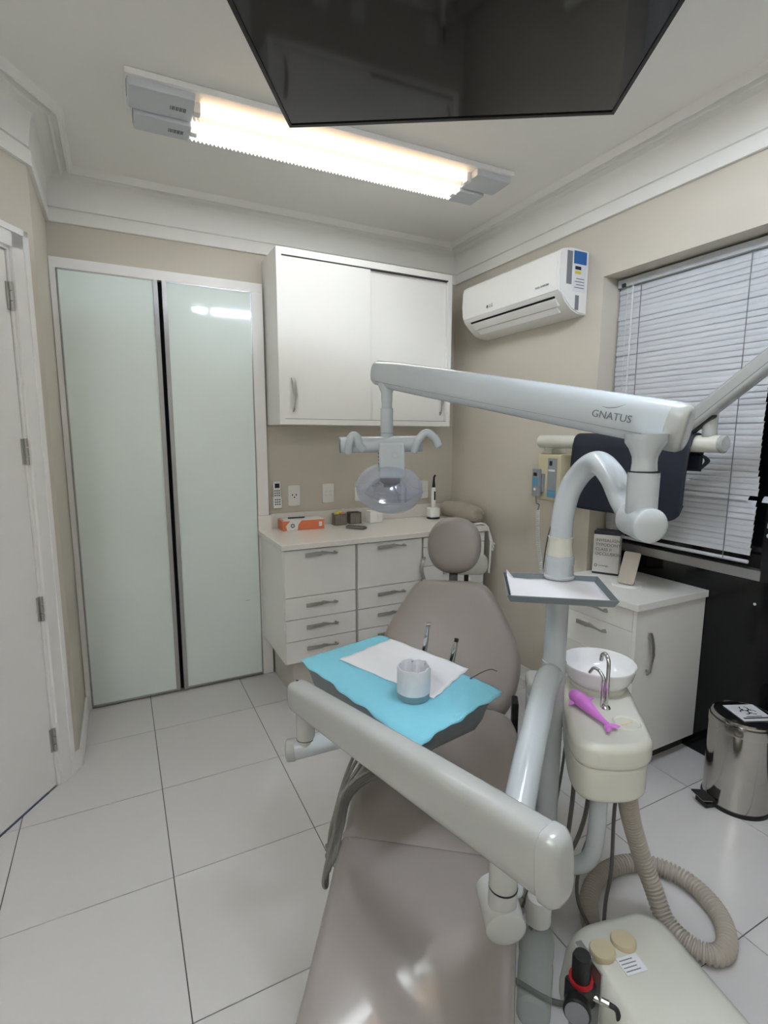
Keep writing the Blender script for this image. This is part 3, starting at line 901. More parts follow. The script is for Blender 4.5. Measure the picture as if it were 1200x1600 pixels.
for k in range(4):
    sidebox(0.03, 0.095 - 0.01 * (k % 2), 2.232 + k * 0.014, 2.236 + k * 0.014, M_STICKG, 'energy_sticker', 0.0018)
sidebox(0.115, 0.150, 2.245, 2.400, M_STICKG, 'rating_sticker')
sidebox(0.060, 0.085, 2.128, 2.198, M_STICKG, 'serial_sticker')

# ------------------------------------------------------------------ low cabinet in the recess
c2 = thing('low_cabinet', 'white low cabinet with drawers and a side door in the window recess', 'cabinet', (2.15, 1.63, 0))
cx0, cx1, cy0, cy1 = 1.915, RX - 0.003, 1.395, JY - 0.012
part('carcass', bbox((cx0 + 0.018, cy0 + 0.018, 0.075), (cx1, cy1, 0.768)), M_LAM, c2, smooth=False)
part('worktop', bbox((cx0 - 0.012, cy0 - 0.012, 0.768), (cx1, cy1, 0.80), 0.002), M_LAM, c2, smooth=False)
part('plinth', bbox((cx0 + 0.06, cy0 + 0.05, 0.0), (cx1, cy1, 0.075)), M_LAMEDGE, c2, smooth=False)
for z0, z1 in ((0.67, 0.764), (0.52, 0.667), (0.30, 0.517), (0.078, 0.297)):
    d = part('drawer', bbox((cx0, cy0 + 0.02, z0), (cx0 + 0.018, cy1, z1), 0.0012), M_LAM, c2, smooth=False)
    part('handle', handle_bm(0.17, frame((cx0, (cy0 + cy1) / 2 - 0.02, z1 - 0.035), (0, -1, 0), (0, 0, 1))), M_STEELH, d)
d = part('side_door', bbox((cx0, cy0, 0.078), (cx1, cy0 + 0.018, 0.764), 0.0012), M_LAM, c2, smooth=False)
part('handle', handle_bm(0.19, frame((cx0 + 0.085, cy0, 0.565), (0, 0, -1), (1, 0, 0))), M_STEELH, d)
# carton with lettering
ty = thing('typodont_carton', 'white carton with grey lettering standing on the low cabinet', 'box', (2.23, 1.80, 0.8))
Mt = Matrix.Translation((2.18, 1.79, 0.8005)) @ Matrix.Rotation(R(-58), 4, 'Z')     # front faces -y local
part('carton', bbox((-0.062, -0.0, 0.010), (0.062, 0.085, 0.205), 0.001, Mt), M_BOXW, ty, smooth=False)
part('carton_base', bbox((-0.0622, -0.0005, 0.0), (0.0622, 0.0855, 0.010), 0, Mt), M_BOXD, ty, smooth=False)
part('carton_lid', bbox((-0.0622, 0.002, 0.205), (0.0622, 0.0855, 0.222), 0, Mt), M_BOXD, ty, smooth=False)
Mtf = Mt @ frame((-0.052, -0.0006, 0), (1, 0, 0), (0, 0, 1))
for k, s in enumerate(('INVISALIGN', 'TYPODONT', 'CLASS II', 'OCCLUSION')):
    part('lettering', text_bm(s, 0.0215, Mtf @ Matrix.Translation((0, 0.176 - k * 0.0235, 0)), align='LEFT'), M_INKG, ty, smooth=False)
part('printed_logo', lathe([(0.005, 0), (0.008, 0), (0.008, 0.0006), (0.005, 0.0006), (0.005, 0)], 16, Mtf @ Matrix.Translation((0.006, 0.045, 0))), M_INKG, ty, smooth=False)
part('lettering', text_bm('invisalign', 0.013, Mtf @ Matrix.Translation((0.02, 0.045, 0)), align='LEFT'), M_INKG, ty, smooth=False)
# phone on a round stand
ps = thing('phone_stand', 'round white phone stand on the low cabinet', 'stand', (2.105, 1.60, 0.8))
part('base', lathe([(0, 0), (0.064, 0), (0.066, 0.004), (0.063, 0.009), (0, 0.010)], 28, Matrix.Translation((2.105, 1.60, 0.8005))), M_LAM, ps)
fdir = Vector((-0.93, -0.28, 0)).normalized()
sdir = Vector((fdir.y, -fdir.x, 0))
c0 = Vector((2.105, 1.60, 0.81))
part('stem', T_(catmull([c0 - fdir * 0.01, c0 - fdir * 0.02 + Vector((0, 0, 0.04)), c0 - fdir * 0.035 + Vector((0, 0, 0.085))], 4), 0.011, seg=10), M_LAM, ps)
ph = thing('mobile_phone', 'beige phone leaning on the round stand', 'phone', (2.10, 1.59, 0.81))
Mp = frame(c0 + fdir * 0.022 + Vector((0, 0, 0.004)), sdir, Vector((0, 0, 1)) - fdir * 0.50)
part('body', prism(rrect(-0.038, 0, 0.038, 0.158, 0.010), -0.004, 0.004, Mp, bev=0.002), M_PHONE, ph)
part('screen', prism(rrect(-0.035, 0.003, 0.035, 0.155, 0.008), 0.0041, 0.0046, Mp), mat('phone_glass', (190, 184, 174), 0.12), ph)

# ------------------------------------------------------------------ waste bin
wbn = thing('pedal_bin', 'chrome pedal bin with a biohazard sticker on its lid', 'bin', (2.205, 1.09, 0))
Bc = Vector((2.205, 1.09, 0))
part('body', lathe([(0.120, 0.012), (0.121, 0.02), (0.121, 0.3610), (0.118, 0.3610), (0.118, 0.02), (0.0, 0.02)], 48, Matrix.Translation(Bc)), M_STEEL, wbn)
part('base_ring', lathe([(0, 0), (0.124, 0), (0.126, 0.006), (0.124, 0.016), (0.119, 0.018), (0, 0.018)], 48, Matrix.Translation(Bc)), M_DARK, wbn)
part('rim_band', lathe([(0.1215, 0.3320), (0.123, 0.3360), (0.123, 0.3640), (0.1215, 0.3700), (0.117, 0.3700), (0.117, 0.3320)], 48, Matrix.Translation(Bc)), M_STEEL, wbn)
lid = part('lid', lathe([(0, 0.3880), (0.07, 0.3860), (0.100, 0.3820), (0.112, 0.3780), (0.118, 0.3720), (0.119, 0.3690), (0.0, 0.3690)], 48, Matrix.Translation(Bc)), mat('lid_dark_steel', (92, 92, 96), 0.12, 0.9), wbn)
part('lid_ring', lathe([(0.104, 0.3825), (0.108, 0.3850), (0.114, 0.3810), (0.116, 0.3740), (0.112, 0.3740), (0.104, 0.3800)], 48, Matrix.Translation(Bc)), M_STEEL, lid)
Ms = Matrix.Translation(Bc + Vector((0.012, -0.005, 0.3885))) @ Matrix.Rotation(R(-24), 4, 'Z')
part('sticker', bbox((-0.062, -0.062, -0.0006), (0.066, 0.062, 0.0012), 0, Ms), M_STICK, lid, smooth=False)
bm = NB()
def arc(bm, cx, cy, r0, r1, a0, a1, z, M, n=14):
    v = []
    for k in range(n + 1):
        a = R(a0 + (a1 - a0) * k / n)
        v.append((bm.verts.new(M @ Vector((cx + r0 * math.cos(a), cy + r0 * math.sin(a), z))), bm.verts.new(M @ Vector((cx + r1 * math.cos(a), cy + r1 * math.sin(a), z)))))
    for p, q in zip(v[:-1], v[1:]):
        bm.faces.new((p[0], q[0], q[1], p[1]))
for k in range(3):
    a = 90 + 120 * k
    arc(bm, 0.005 + 0.017 * math.cos(R(a)), 0.012 + 0.017 * math.sin(R(a)), 0.013, 0.019, a - 150 + 0, a + 150, 0.0018, Ms) if False else arc(bm, 0.005 + 0.018 * math.cos(R(a)), 0.012 + 0.018 * math.sin(R(a)), 0.0135, 0.0185, a + 32, a + 328, 0.0018, Ms)
    arc(bm, 0.005, 0.012, 0.015, 0.019, a + 30, a + 90, 0.0019, Ms)
part('biohazard_symbol', bm, M_INK, lid, smooth=False)
part('lettering', bbox((-0.05, -0.046, 0.0012), (0.055, -0.038, 0.0018), 0, Ms), M_INK, lid, smooth=False)
part('lettering', bbox((-0.03, -0.032, 0.0012), (0.035, -0.028, 0.0018), 0, Ms), M_INK, lid, smooth=False)
pd = Vector((-0.90, 0.30, 0)).normalized(); ps_ = Vector((-pd.y, pd.x, 0))
Mpd = frame(Bc + pd * 0.118, pd, ps_)
part('pedal_bracket', bbox((0.0, -0.030, 0.0), (0.045, 0.030, 0.022), 0.003, Mpd), M_DARK, wbn)
part('pedal', bbox((0.0, -0.034, 0.0), (0.062, 0.034, 0.006), 0.002, Mpd @ Matrix.Translation((0.004, 0, 0.030)) @ Matrix.Rotation(R(-10), 4, 'Y')), M_DARK, wbn)
part('pedal_plate', bbox((0.0, -0.033, -0.0025), (0.060, 0.033, 0.0), 0, Mpd @ Matrix.Translation((0.004, 0, 0.030)) @ Matrix.Rotation(R(-10), 4, 'Y')), M_STEEL, wbn)

# ------------------------------------------------------------------ ceiling light
def fixture(x0, y0, label, m_near=None, m_far=None, L=1.68):
    """twin tube batten, near tube warm, far tube cool; x0 its left end, y0 its near edge"""
    TE = L - 0.205
    f = thing('ceiling_light', label, 'lamp', (x0 + L / 2, y0 + 0.14, ZC - 0.06), group=None)
    zt = ZC - 0.0005
    part('mounting_tray', bbox((x0, y0, zt - 0.022), (x0 + L, y0 + 0.20, zt), 0.004), M_TRIM, f)
    part('mounting_tray', bbox((x0 + 0.01, y0 + 0.195, zt - 0.016), (x0 + L - 0.05, y0 + 0.29, zt), 0.004), M_TRIM, f)
    for e0, e1 in ((0.0, 0.235), (TE, L)):
        for q, (ya, yb, zb, sh) in enumerate(((0.015, 0.165, 0.050, 0.0), (0.165, 0.285, 0.062, 0.02))):
            xa = x0 + e0 + (0.006 if e0 == 0 else 0) + (sh if e0 == 0 else 0)
            xb = x0 + e1 - (0.006 if e0 > 0 else 0) - (2.5 * sh if e0 > 0 else 0)
            cap = part('end_cover', bbox((xa, y0 + ya, zt - zb), (xb, y0 + yb, zt - 0.008), 0.010), mat('cover_grey_enamel', (206, 209, 213), 0.4), f)
            if e0 == 0:
                bm = NB()
                for k in range(9):
                    xx = xb - 0.085 + k * 0.0065
                    box(bm, (xx, y0 + (ya + yb) / 2 - 0.012, zt - zb - 0.0008), (xx + 0.0035 + 0.002 * (k % 2), y0 + (ya + yb) / 2 + 0.012, zt - zb + 0.001))
                part('rating_label', bm, M_INKG, cap, smooth=False)
                bm = NB()
                for k in range(6):
                    yy = y0 + ya + 0.02 + k * 0.014
                    box(bm, (xa - 0.0012, yy, zt - zb + 0.012), (xa + 0.001, yy + 0.005, zt - 0.018))
                part('vent_slots', bm, M_INKG, cap, smooth=False)
    xt0, xt1 = x0 + 0.235, x0 + TE
    for yc, zc_, m_, nm in ((y0 + 0.085, zt - 0.040, m_near or M_TUBEW, 'warm'), (y0 + 0.215, zt - 0.048, m_far or M_TUBEC, 'cool')):
        part('light_tube', T_([(xt0 + 0.02, yc, zc_), (xt1 - 0.02, yc, zc_)], 0.014, seg=14), m_, f, label=nm + ' white fluorescent tube')
        part('lamp_holder', bbox((xt0 - 0.004, yc - 0.018, zc_ - 0.018), (xt0 + 0.022, yc + 0.018, zt - 0.01), 0.003), M_LAM, f)
        part('lamp_holder', bbox((xt1 - 0.022, yc - 0.018, zc_ - 0.018), (xt1 + 0.004, yc + 0.018, zt - 0.01), 0.003), M_LAM, f)
        # saw-toothed reflector strip on the far side of the tube
        bm = NB()
        n = int((xt1 - xt0) / 0.0159)
        zt_, zb_ = zt - 0.014, zc_ - 0.004
        up_v, lo_v = [], []
        for k in range(2 * n + 1):
            xx = xt0 + (xt1 - xt0) * k / (2 * n)
            yy = yc + 0.050
            up_v.append((xx, yy - 0.012, zt_))
            lo_v.append((xx, yy + 0.006, zb_ - (0.010 if k % 2 else 0.0)))
        A = [bm.verts.new(p) for p in up_v]; Bv = [bm.verts.new(p) for p in lo_v]
        A2 = [bm.verts.new((p[0], p[1] + 0.002, p[2])) for p in up_v]; B2 = [bm.verts.new((p[0], p[1] + 0.002, p[2])) for p in lo_v]
        for k in range(2 * n):
            bm.faces.new((A[k], A[k + 1], Bv[k + 1], Bv[k])); bm.faces.new((A2[k + 1], A2[k], B2[k], B2[k + 1]))
            bm.faces.new((Bv[k], Bv[k + 1], B2[k + 1], B2[k])); bm.faces.new((A[k + 1], A[k], A2[k], A2[k + 1]))
        part('toothed_reflector', bm, M_LAM, f, smooth=False)
    return f
fx = fixture(0.105, 2.145, 'twin tube ceiling light with white end covers in front of the cabinets')
fx.rotation_euler = (0, 0, R(-1.6))
fixture(0.48, 0.57, 'short twin tube ceiling light above the television', M_TUBER, M_TUBER, 1.10)
fill_fx = fixture(0.0, -0.75, 'twin tube fill light added out of view behind the camera', M_TUBEFILL, M_TUBEFILL)  # added unseen lamp, brightens the left side of the room
fill_fx.location = (-0.98, -0.35, ZC - 0.06)
fill_fx.rotation_euler = (0, 0, R(90))

# ------------------------------------------------------------------ television hung flat under the ceiling
tv = thing('television', 'black flat television hung face down under the ceiling', 'television', (0.8, 1.2, 2.43))
ta = R(31.8)
tu = Vector((math.sin(ta), math.cos(ta), 0.045)).normalized()        # towards the back of the room
tr_ = Vector((math.cos(ta), -math.sin(ta), -0.006)).normalized()
cen = Vector((0.9525, 1.452, 2.444))                                  # middle of its far edge
Mtv = frame(cen, tr_, tu)                                             # local z up
W2 = 0.487
part('housing', bbox((-W2, -0.57, 0.004), (W2, 0, 0.045), 0.004, Mtv), M_TVFRAME, tv)
part('screen', bbox((-W2 + 0.010, -0.56, 0.0), (W2 - 0.010, -0.014, 0.008), 0.0, Mtv), M_SCREEN, tv, smooth=False)
bm = NB()
box(bm, (-W2, -0.57, -0.003), (-W2 + 0.010, 0, 0.006), Mtv); box(bm, (W2 - 0.010, -0.57, -0.003), (W2, 0, 0.006), Mtv)
box(bm, (-W2, -0.014, -0.003), (W2, 0, 0.006), Mtv); box(bm, (-W2, -0.57, -0.003), (W2, -0.56, 0.006), Mtv)
part('bezel', bm, M_TVFRAME, tv)
part('bezel_line', bbox((-W2 + 0.002, -0.0045, -0.0036), (W2 - 0.002, -0.003, -0.0026), 0, Mtv), M_INKG, tv, smooth=False)
mc = Mtv @ Vector((0, -0.28, 0.045))
part('rear_bulge', bbox((-0.25, -0.45, 0.04), (0.25, -0.1, 0.075), 0.012, Mtv), M_TVFRAME, tv)
part('ceiling_bracket', T_([(mc.x, mc.y, mc.z), (mc.x, mc.y, ZC - 0.001)], 0.025, seg=14), M_DARK, tv)
part('ceiling_plate', bbox((mc.x - 0.09, mc.y - 0.09, ZC - 0.012), (mc.x + 0.09, mc.y + 0.09, ZC - 0.0005), 0.003), M_DARK, tv)

# ------------------------------------------------------------------ wall x-ray unit
xr = thing('xray_unit', 'beige wall mounted dental x-ray control box with long arm beside the window', 'x-ray unit', (2.11, 2.1, 1.15))
part('control_box', bbox((2.045, 1.995, 1.155), (XR - 0.001, 2.165, 1.405), 0.012), M_XRAY, xr)
part('control_panel', bbox((2.0425, 2.018, 1.175), (2.046, 2.082, 1.385), 0.0005), M_XGREY, xr)
part('panel_print', bbox((2.0415, 2.022, 1.18), (2.0428, 2.078, 1.20), 0), M_LIGHTBL, xr, smooth=False)
part('panel_print', bbox((2.0415, 2.022, 1.205), (2.0428, 2.078, 1.216), 0), M_LIGHTBL, xr, smooth=False)
part('panel_print', bbox((2.0415, 2.03, 1.315), (2.0428, 2.075, 1.325), 0), M_STICK, xr, smooth=False)
part('display_window', bbox((2.0412, 2.05, 1.345), (2.0428, 2.07, 1.37), 0), M_DARK, xr, smooth=False)
for k in range(2):
    part('knob', lathe([(0, 0), (0.009, 0), (0.008, 0.010), (0, 0.011)], 14, axis_to((2.11, 1.9955, 1.19 + 0.03 * k), (0, -1, 0))), M_STICK, xr)
part('handset_cradle', bbox((2.028, 2.10, 1.20), (2.046, 2.155, 1.30), 0.004), M_XGREY, xr)
part('bracket', bbox((2.06, 2.08, 1.405), (XR - 0.001, 2.15, 1.44), 0.006), M_CREAM, xr)
part('swivel_collar', lathe([(0, 0), (0.030, 0), (0.030, 0.035), (0, 0.035)], 20, Matrix.Translation((2.075, 2.105, 1.44 - 0.01))), M_CREAM, xr)
part('horizontal_arm', T_([(2.052, 2.145, 1.472), (2.052, 1.20, 1.472)], 0.034, seg=24, dome=0.35), M_CREAM, xr)
part('end_cap', lathe([(0, 0), (0.035, 0), (0.035, 0.010), (0.028, 0.016), (0, 0.017)], 24, axis_to((2.052, 1.195, 1.472), (0, -1, 0))), M_CREAMARM, xr)
part('arm_post', T_([(2.052, 1.245, 1.50), (2.052, 1.245, 1.60)], 0.026, seg=18), M_CREAMARM, xr)
A0 = Vector((2.045, 1.345, 1.505)); A1 = Vector((1.93, 0.62, 2.02))
ad = (A1 - A0).normalized()
side = Vector((1, 0, 0)); side = (side - ad * side.dot(ad)).normalized()
Ma = frame(A0, ad, ad.cross(side) * -1)
if (Ma.to_3x3() @ Vector((0, 1, 0))).z < 0: Ma = frame(A0, ad, ad.cross(side))
LA = (A1 - A0).length
sa_ = part('scissor_arm', prism(rrect(0, -0.012, LA, 0.056, 0.028), -0.028, 0.028, Ma, bev=0.016), M_CREAMARM, xr)
part('seam', prism(rrect(0.012, 0.008, LA - 0.012, 0.0105, 0.001, 1), -0.0284, 0.0284, Ma), M_INKG, sa_, smooth=False)
part('pivot_slot', prism(rrect(0.035, -0.020, 0.15, -0.008, 0.005), -0.012, 0.012, Ma), M_DARK, sa_)
hs = thing('xray_handset', 'grey x-ray handset with blue keypad and coiled cord', 'handset', (2.02, 2.13, 1.19))
part('body', bbox((2.008, 2.108, 1.175), (2.028, 2.162, 1.325), 0.006), M_XGREY, hs)
part('display_window', bbox((2.0065, 2.124, 1.287), (2.009, 2.148, 1.305), 0), M_DARK, hs, smooth=False)
part('keypad', bbox((2.0065, 2.116, 1.235), (2.009, 2.155, 1.276), 0), M_LIGHTBL, hs, smooth=False)
part('button', lathe([(0, 0), (0.008, 0), (0.007, 0.004), (0, 0.005)], 12, axis_to((2.008, 2.135, 1.215), (-1, 0, 0))), M_STICK, hs)
def coil(path, r, pitch, wire):
    pts = catmull(path, 24)
    out = []
    acc = 0.0
    for i in range(len(pts) - 1):
        t = (pts[i + 1] - pts[i])
        L_ = t.length; t.normalize()
        u = Vector((1, 0, 0)) - t * t.x; u.normalize(); w = t.cross(u)
        steps = max(1, int(L_ / pitch * 10))
        for k in range(steps):
            ph_ = 2 * PI * acc / pitch
            out.append(pts[i] + t * (L_ * k / steps) + (u * math.cos(ph_) + w * math.sin(ph_)) * r)
            acc += L_ / steps
    return T_(out, wire, seg=5)
part('coiled_cord', coil([(2.03, 2.128, 1.10), (2.04, 2.128, 0.95), (2.06, 2.120, 0.80), (2.06, 2.10, 0.72)], 0.009, 0.0105, 0.0022), M_STICK, hs)
part('cord', T_(catmull([(2.018, 2.135, 1.178), (2.02, 2.130, 1.14), (2.03, 2.12, 1.13), (2.03, 2.128, 1.10)], 5), 0.003, seg=6), M_INKG, hs)
part('cord', T_(catmull([(2.06, 2.10, 0.72), (2.07, 2.085, 0.665), (2.08, 2.11, 0.63), (2.09, 2.13, 0.68), (2.10, 2.125, 0.80), (2.11, 2.10, 1.0), (2.12, 2.07, 1.16)], 5), 0.003, seg=6), M_STICK, hs)
pc = thing('xray_power_cord', 'thin grey mains cord running down the wall to a socket', 'cord', (2.15, 2.15, 0.5))
part('cord', T_(catmull([(2.15, 2.09, 1.16), (2.16, 2.17, 0.95), (2.16, 2.20, 0.74), (2.155, 2.17, 0.60), (2.14, 2.11, 0.57), (2.145, 2.07, 0.615), (2.15, 2.055, 0.615)], 6), 0.003, seg=6), M_CABLE, pc)
part('socket', bbox((XR - 0.02, 2.02, 0.55), (XR, 2.065, 0.68), 0.003), M_TRIM, pc)
part('plug', bbox((XR - 0.04, 2.03, 0.595), (XR - 0.019, 2.058, 0.635), 0.004), M_CABLE, pc)

# lead apron over the x-ray arm
ap = thing('lead_apron', 'navy blue lead apron draped over the x-ray arm', 'apron', (2.05, 1.59, 1.15))
def apron(y0, y1, ztop, zbot, sidex, rx):
    bm = NB()
    ny, nz = 44, 22
    arm = Vector((2.052, 0, 1.472))
    prof_ = []
    for k in range(9):
        a = PI * k / 8
        prof_.append((arm.x - 0.040 * math.cos(a) * 1.0, arm.z + 0.040 * math.sin(a)))
    front = [(2.012 - 0.004 - 0.006 * math.sin(q / 20 * 3), 1.472 - (1.472 - zbot) * q / 24) for q in range(1, 25)]
    back = [(2.092 + 0.004, 1.472 - (1.472 - (zbot + 0.21)) * q / 8) for q in range(1, 9)]
    line = list(reversed(front)) + prof_ + back
    m = len(line)
    g_ = []
    for i in range(m):
        row = []
        x, z = line[i]
        for j in range(ny + 1):
            s = j / ny
            c = min(s, 1 - s) * (y1 - y0)
            zz = z
            rr = 0.075
            lim = zbot + (rr - math.sqrt(max(0, rr * rr - (rr - min(c, rr)) ** 2)) if c < rr else 0)
            if i < 24 and zz < lim: zz = lim
            sl_ = (1.472 - zz) * 0.10 if zz < 1.472 else 0
            y = y0 + (y1 - y0) * s
            y = y0 + sl_ * 0.55 + ((y1 - y0) - sl_ * 0.4) * s
            row.append(bm.verts.new((x + 0.003 * math.sin(9 * s + 3 * z), y, zz)))
        g_.append(row)
    for i in range(m - 1):
        for j in range(ny):
            bm.faces.new((g_[i][j], g_[i][j + 1], g_[i + 1][j + 1], g_[i + 1][j]))
    return bm
a_o = part('apron_sheet', apron(1.285, 1.885, 1.5, 1.150, 0, 0), M_NAVY, ap)
so = a_o.modifiers.new('thickness', 'SOLIDIFY'); so.thickness = 0.006; so.offset = 0
part('apron_strap', T_(catmull([(2.10, 1.32, 1.43), (2.098, 1.285, 1.42), (2.096, 1.27, 1.40), (2.10, 1.30, 1.37)], 4), 0.010, seg=8, squash=(0.3, 1.6)), M_NAVY, ap)

# ------------------------------------------------------------------ DENTAL CHAIR  (chair frame: v right, u towards the head)
O2 = Vector((0.39, 0.69, 0)); CU = Vector((0.609, 0.793, 0)).normalized(); CV = Vector((CU.y, -CU.x, 0))
CROT = -math.atan2(CU.x, CU.y)
def CF(v, u, z): return O2 + CV * v + CU * u + Vector((0, 0, z))
MC = Matrix((CV, CU, Vector((0, 0, 1)))).transposed().to_4x4(); MC.translation = O2
ch = thing('dental_chair', 'taupe upholstered dental chair reclined with round headrest', 'dental chair', CF(0, 0.72, 0), CROT)
def outline_from(ws, n=36):
    """ws: list of (u, half width) from foot to head -> closed smooth outline (v, u)"""
    L_ = [Vector((w, u, 0)) for u, w in ws]
    sm = catmull(L_, 6)
    right = [(p.x, p.y) for p in sm]
    left = [(-p.x, p.y) for p in reversed(sm)]
    return right + left
seat_ol = outline_from([(0.40, 0.205), (0.405, 0.232), (0.50, 0.238), (0.70, 0.262), (0.90, 0.278), (1.05, 0.276), (1.15, 0.255), (1.195, 0.20), (1.205, 0.12)])
leg_ol = outline_from([(-0.20, 0.13), (-0.185, 0.17), (-0.10, 0.192), (0.05, 0.202), (0.25, 0.218), (0.40, 0.230), (0.435, 0.225), (0.445, 0.19)])
part('seat', cushion(seat_ol, 0.11, 0.045, MC @ Matrix.Translation((0, 0, 0.435)), dome=-0.018), M_VINYL, ch)
part('leg_rest', cushion(leg_ol, 0.095, 0.030, MC @ Matrix.Translation((0, 0, 0.442)), dome=0.004), M_FILM, ch, label='leg rest covered with glossy clear film')
# backrest
crease = CF(0, 1.165, 0.395)
by = (CU * 0.50 + Vector((0, 0, 0.866))).normalized()
Mb = frame(crease, CV, by)                     # local z faces the viewer
if (Mb.to_3x3() @ Vector((0, 0, 1))).dot(CU) > 0: Mb = frame(crease, CV, by) @ Matrix.Diagonal((1, 1, -1, 1))
back_ol = outline_from([(0.0, 0.16), (0.01, 0.215), (0.05, 0.252), (0.13, 0.283), (0.22, 0.296), (0.30, 0.283), (0.38, 0.250), (0.46, 0.210), (0.515, 0.178), (0.55, 0.14), (0.562, 0.08)])
part('backrest', cushion(back_ol, 0.10, 0.042, Mb, dome=0.006), M_VINYL, ch)
part('back_shell', cushion([(x * 0.95, 0.015 + y * 0.95) for x, y in back_ol], 0.04, 0.018, Mb @ Matrix.Translation((0, 0, -0.095)), dome=0.0), M_CREAMARM, ch)
hc = CF(0.003, 1.535, 1.015)
hy = (CU * 0.38 + Vector((0, 0, 0.925))).normalized()
Mh = frame(hc, CV, hy)
if (Mh.to_3x3() @ Vector((0, 0, 1))).dot(CU) > 0: Mh = Mh @ Matrix.Diagonal((1, 1, -1, 1))
hol = [(0.121 * math.copysign(abs(math.cos(a)) ** 0.9, math.cos(a)), 0.130 * math.copysign(abs(math.sin(a)) ** 0.9, math.sin(a))) for a in [2 * PI * k / 44 for k in range(44)]]
part('headrest', cushion(hol, 0.085, 0.040, Mh @ Matrix.Translation((0, 0, 0.03)), dome=0.010), M_VINYL, ch)
part('headrest_post', bbox((-0.019, -0.26, -0.052), (0.019, -0.04, -0.036), 0.003, Mh), M_DARK, ch)
# mechanism
part('seat_pan', cushion([(x * 0.93, y * 0.98 + 0.012) for x, y in seat_ol], 0.05, 0.02, MC @ Matrix.Translation((0, 0, 0.335)), dome=0), M_CREAMARM, ch)
part('leg_pan', cushion([(x * 0.9, y * 0.98) for x, y in leg_ol], 0.03, 0.012, MC @ Matrix.Translation((0, 0, 0.352)), dome=0), M_CREAMARM, ch)
part('lift_cover', bbox((-0.15, 0.52, 0.09), (0.15, 1.02, 0.30), 0.03, MC), M_CREAMARM, ch)
part('base_plate', prism(rrect(-0.20, 0.35, 0.20, 1.22, 0.06), 0.0, 0.09, MC, bev=0.02), M_CREAMARM, ch)
for s in (-1, 1):
    part('hinge_bracket', bbox((s * 0.268 - 0.012, 1.13, 0.30), (s * 0.268 + 0.012, 1.20, 0.49), 0.006, MC), M_DARK, ch)
part('valve_lever', T_([CF(0.25, 1.02, 0.30), CF(0.33, 1.06, 0.33)], 0.009, seg=8), M_DARK, ch)

# ------------------------------------------------------------------ UNIT COLUMN
PX, PY = 1.128, 1.085
def P3(z): return Vector((PX, PY, z))
uc = thing('equipment_post', 'light grey equipment post with gooseneck beside the dental chair', 'equipment post', (PX, PY, 0))
part('upright_tube', T_([P3(0.245), P3(1.085)], 0.0325, seg=28, dome=0.5), M_PLAST, uc)
part('chair_bracket', T_(catmull([CF(0.12, 0.80, 0.275), CF(0.22, 0.79, 0.275), CF(0.345, 0.763, 0.275)], 5), 0.035, seg=16), M_PLAST, uc)
part('collar', lathe([(0, 0), (0.044, 0), (0.045, 0.006), (0.041, 0.010), (0.039, 0.04), (0.041, 0.043), (0.041, 0.062), (0.038, 0.066), (0, 0.066)], 28, Matrix.Translation(P3(1.092))), M_PLAST, uc)
part('cream_sleeve', lathe([(0, 0), (0.0365, 0), (0.037, 0.004), (0.033, 0.030), (0.035, 0.052), (0.036, 0.055), (0, 0.055)], 28, Matrix.Translation(P3(1.158))), M_CREAM, uc)
GN = [(1.130, 1.086, 1.20), (1.137, 1.090, 1.27), (1.150, 1.083, 1.345), (1.158, 1.045, 1.405), (1.140, 0.980, 1.430), (1.105, 0.905, 1.402), (1.062, 0.832, 1.350), (1.028, 0.775, 1.322), (1.0, 0.735, 1.316)]
part('gooseneck', T_(catmull(GN, 8), 0.0315, seg=28), M_PLAST, uc)
part('gooseneck_knuckle', T_([Vector((1.020, 0.775, 1.318)), Vector((0.985, 0.703, 1.314))], 0.0375, seg=28, dome=0.25), M_PLAST, uc)
SPI = CF(0.475, 0.70, 0)
part('cuspidor_pipe', T_(catmull([P3(0.335), CF(0.36, 0.72, 0.262), CF(0.405, 0.665, 0.245), CF(0.452, 0.645, 0.29), CF(0.468, 0.65, 0.38), CF(0.470, 0.66, 0.51)], 6), 0.024, seg=20), M_PLAST, uc)

# white tray fixed to the column
ti = thing('bracket_tray', 'grey steel tray lined with white paper fixed to the equipment post', 'tray', (1.03, 1.0, 1.07))
tc0 = Vector((1.034, 1.0045, 1.083)); txd = Vector((0.80, -0.60, 0)).normalized()
Mti = frame(tc0, txd, (0.60, 0.80, 0))
ww, hh = 0.125, 0.108
bm = NB()
box(bm, (-ww, -hh, -0.002), (ww, hh, 0.0), Mti)
part('pan', bm, M_ALU, ti, smooth=False)
bm = NB()
for pts_ in (((-ww, -hh), (ww, -hh), (ww + 0.006, -hh - 0.007), (-ww - 0.006, -hh - 0.007)), ((-ww, hh), (ww, hh), (ww + 0.006, hh + 0.007), (-ww - 0.006, hh + 0.007)),
             ((-ww, -hh), (-ww, hh), (-ww - 0.008, hh + 0.008), (-ww - 0.008, -hh - 0.008)), ((ww, -hh), (ww, hh), (ww + 0.008, hh + 0.008), (ww + 0.008, -hh - 0.008))):
    v = [bm.verts.new(Mti @ Vector((p[0], p[1], 0.0 if k < 2 else 0.017))) for k, p in enumerate(pts_)]
    bm.faces.new(v)
rim = part('rim', bm, M_GREY, ti, smooth=False)
so = rim.modifiers.new('thickness', 'SOLIDIFY'); so.thickness = 0.003; so.offset = 0
bm = NB()
bmesh.ops.create_grid(bm, x_segments=12, y_segments=12, size=1.0)
for v in bm.verts:
    x, y = v.co.x, v.co.y
    e = max(abs(x), abs(y))
    z = 0.003 + 0.003 * abs(math.sin(2.2 * x + 1.1 * y)) + (0.010 if x < -0.95 else 0) + (0.012 if (x < -0.9 and y > 0.9) else 0)
    v.co = Mti @ Vector((x * ww * 0.985, y * hh * 0.985, z))
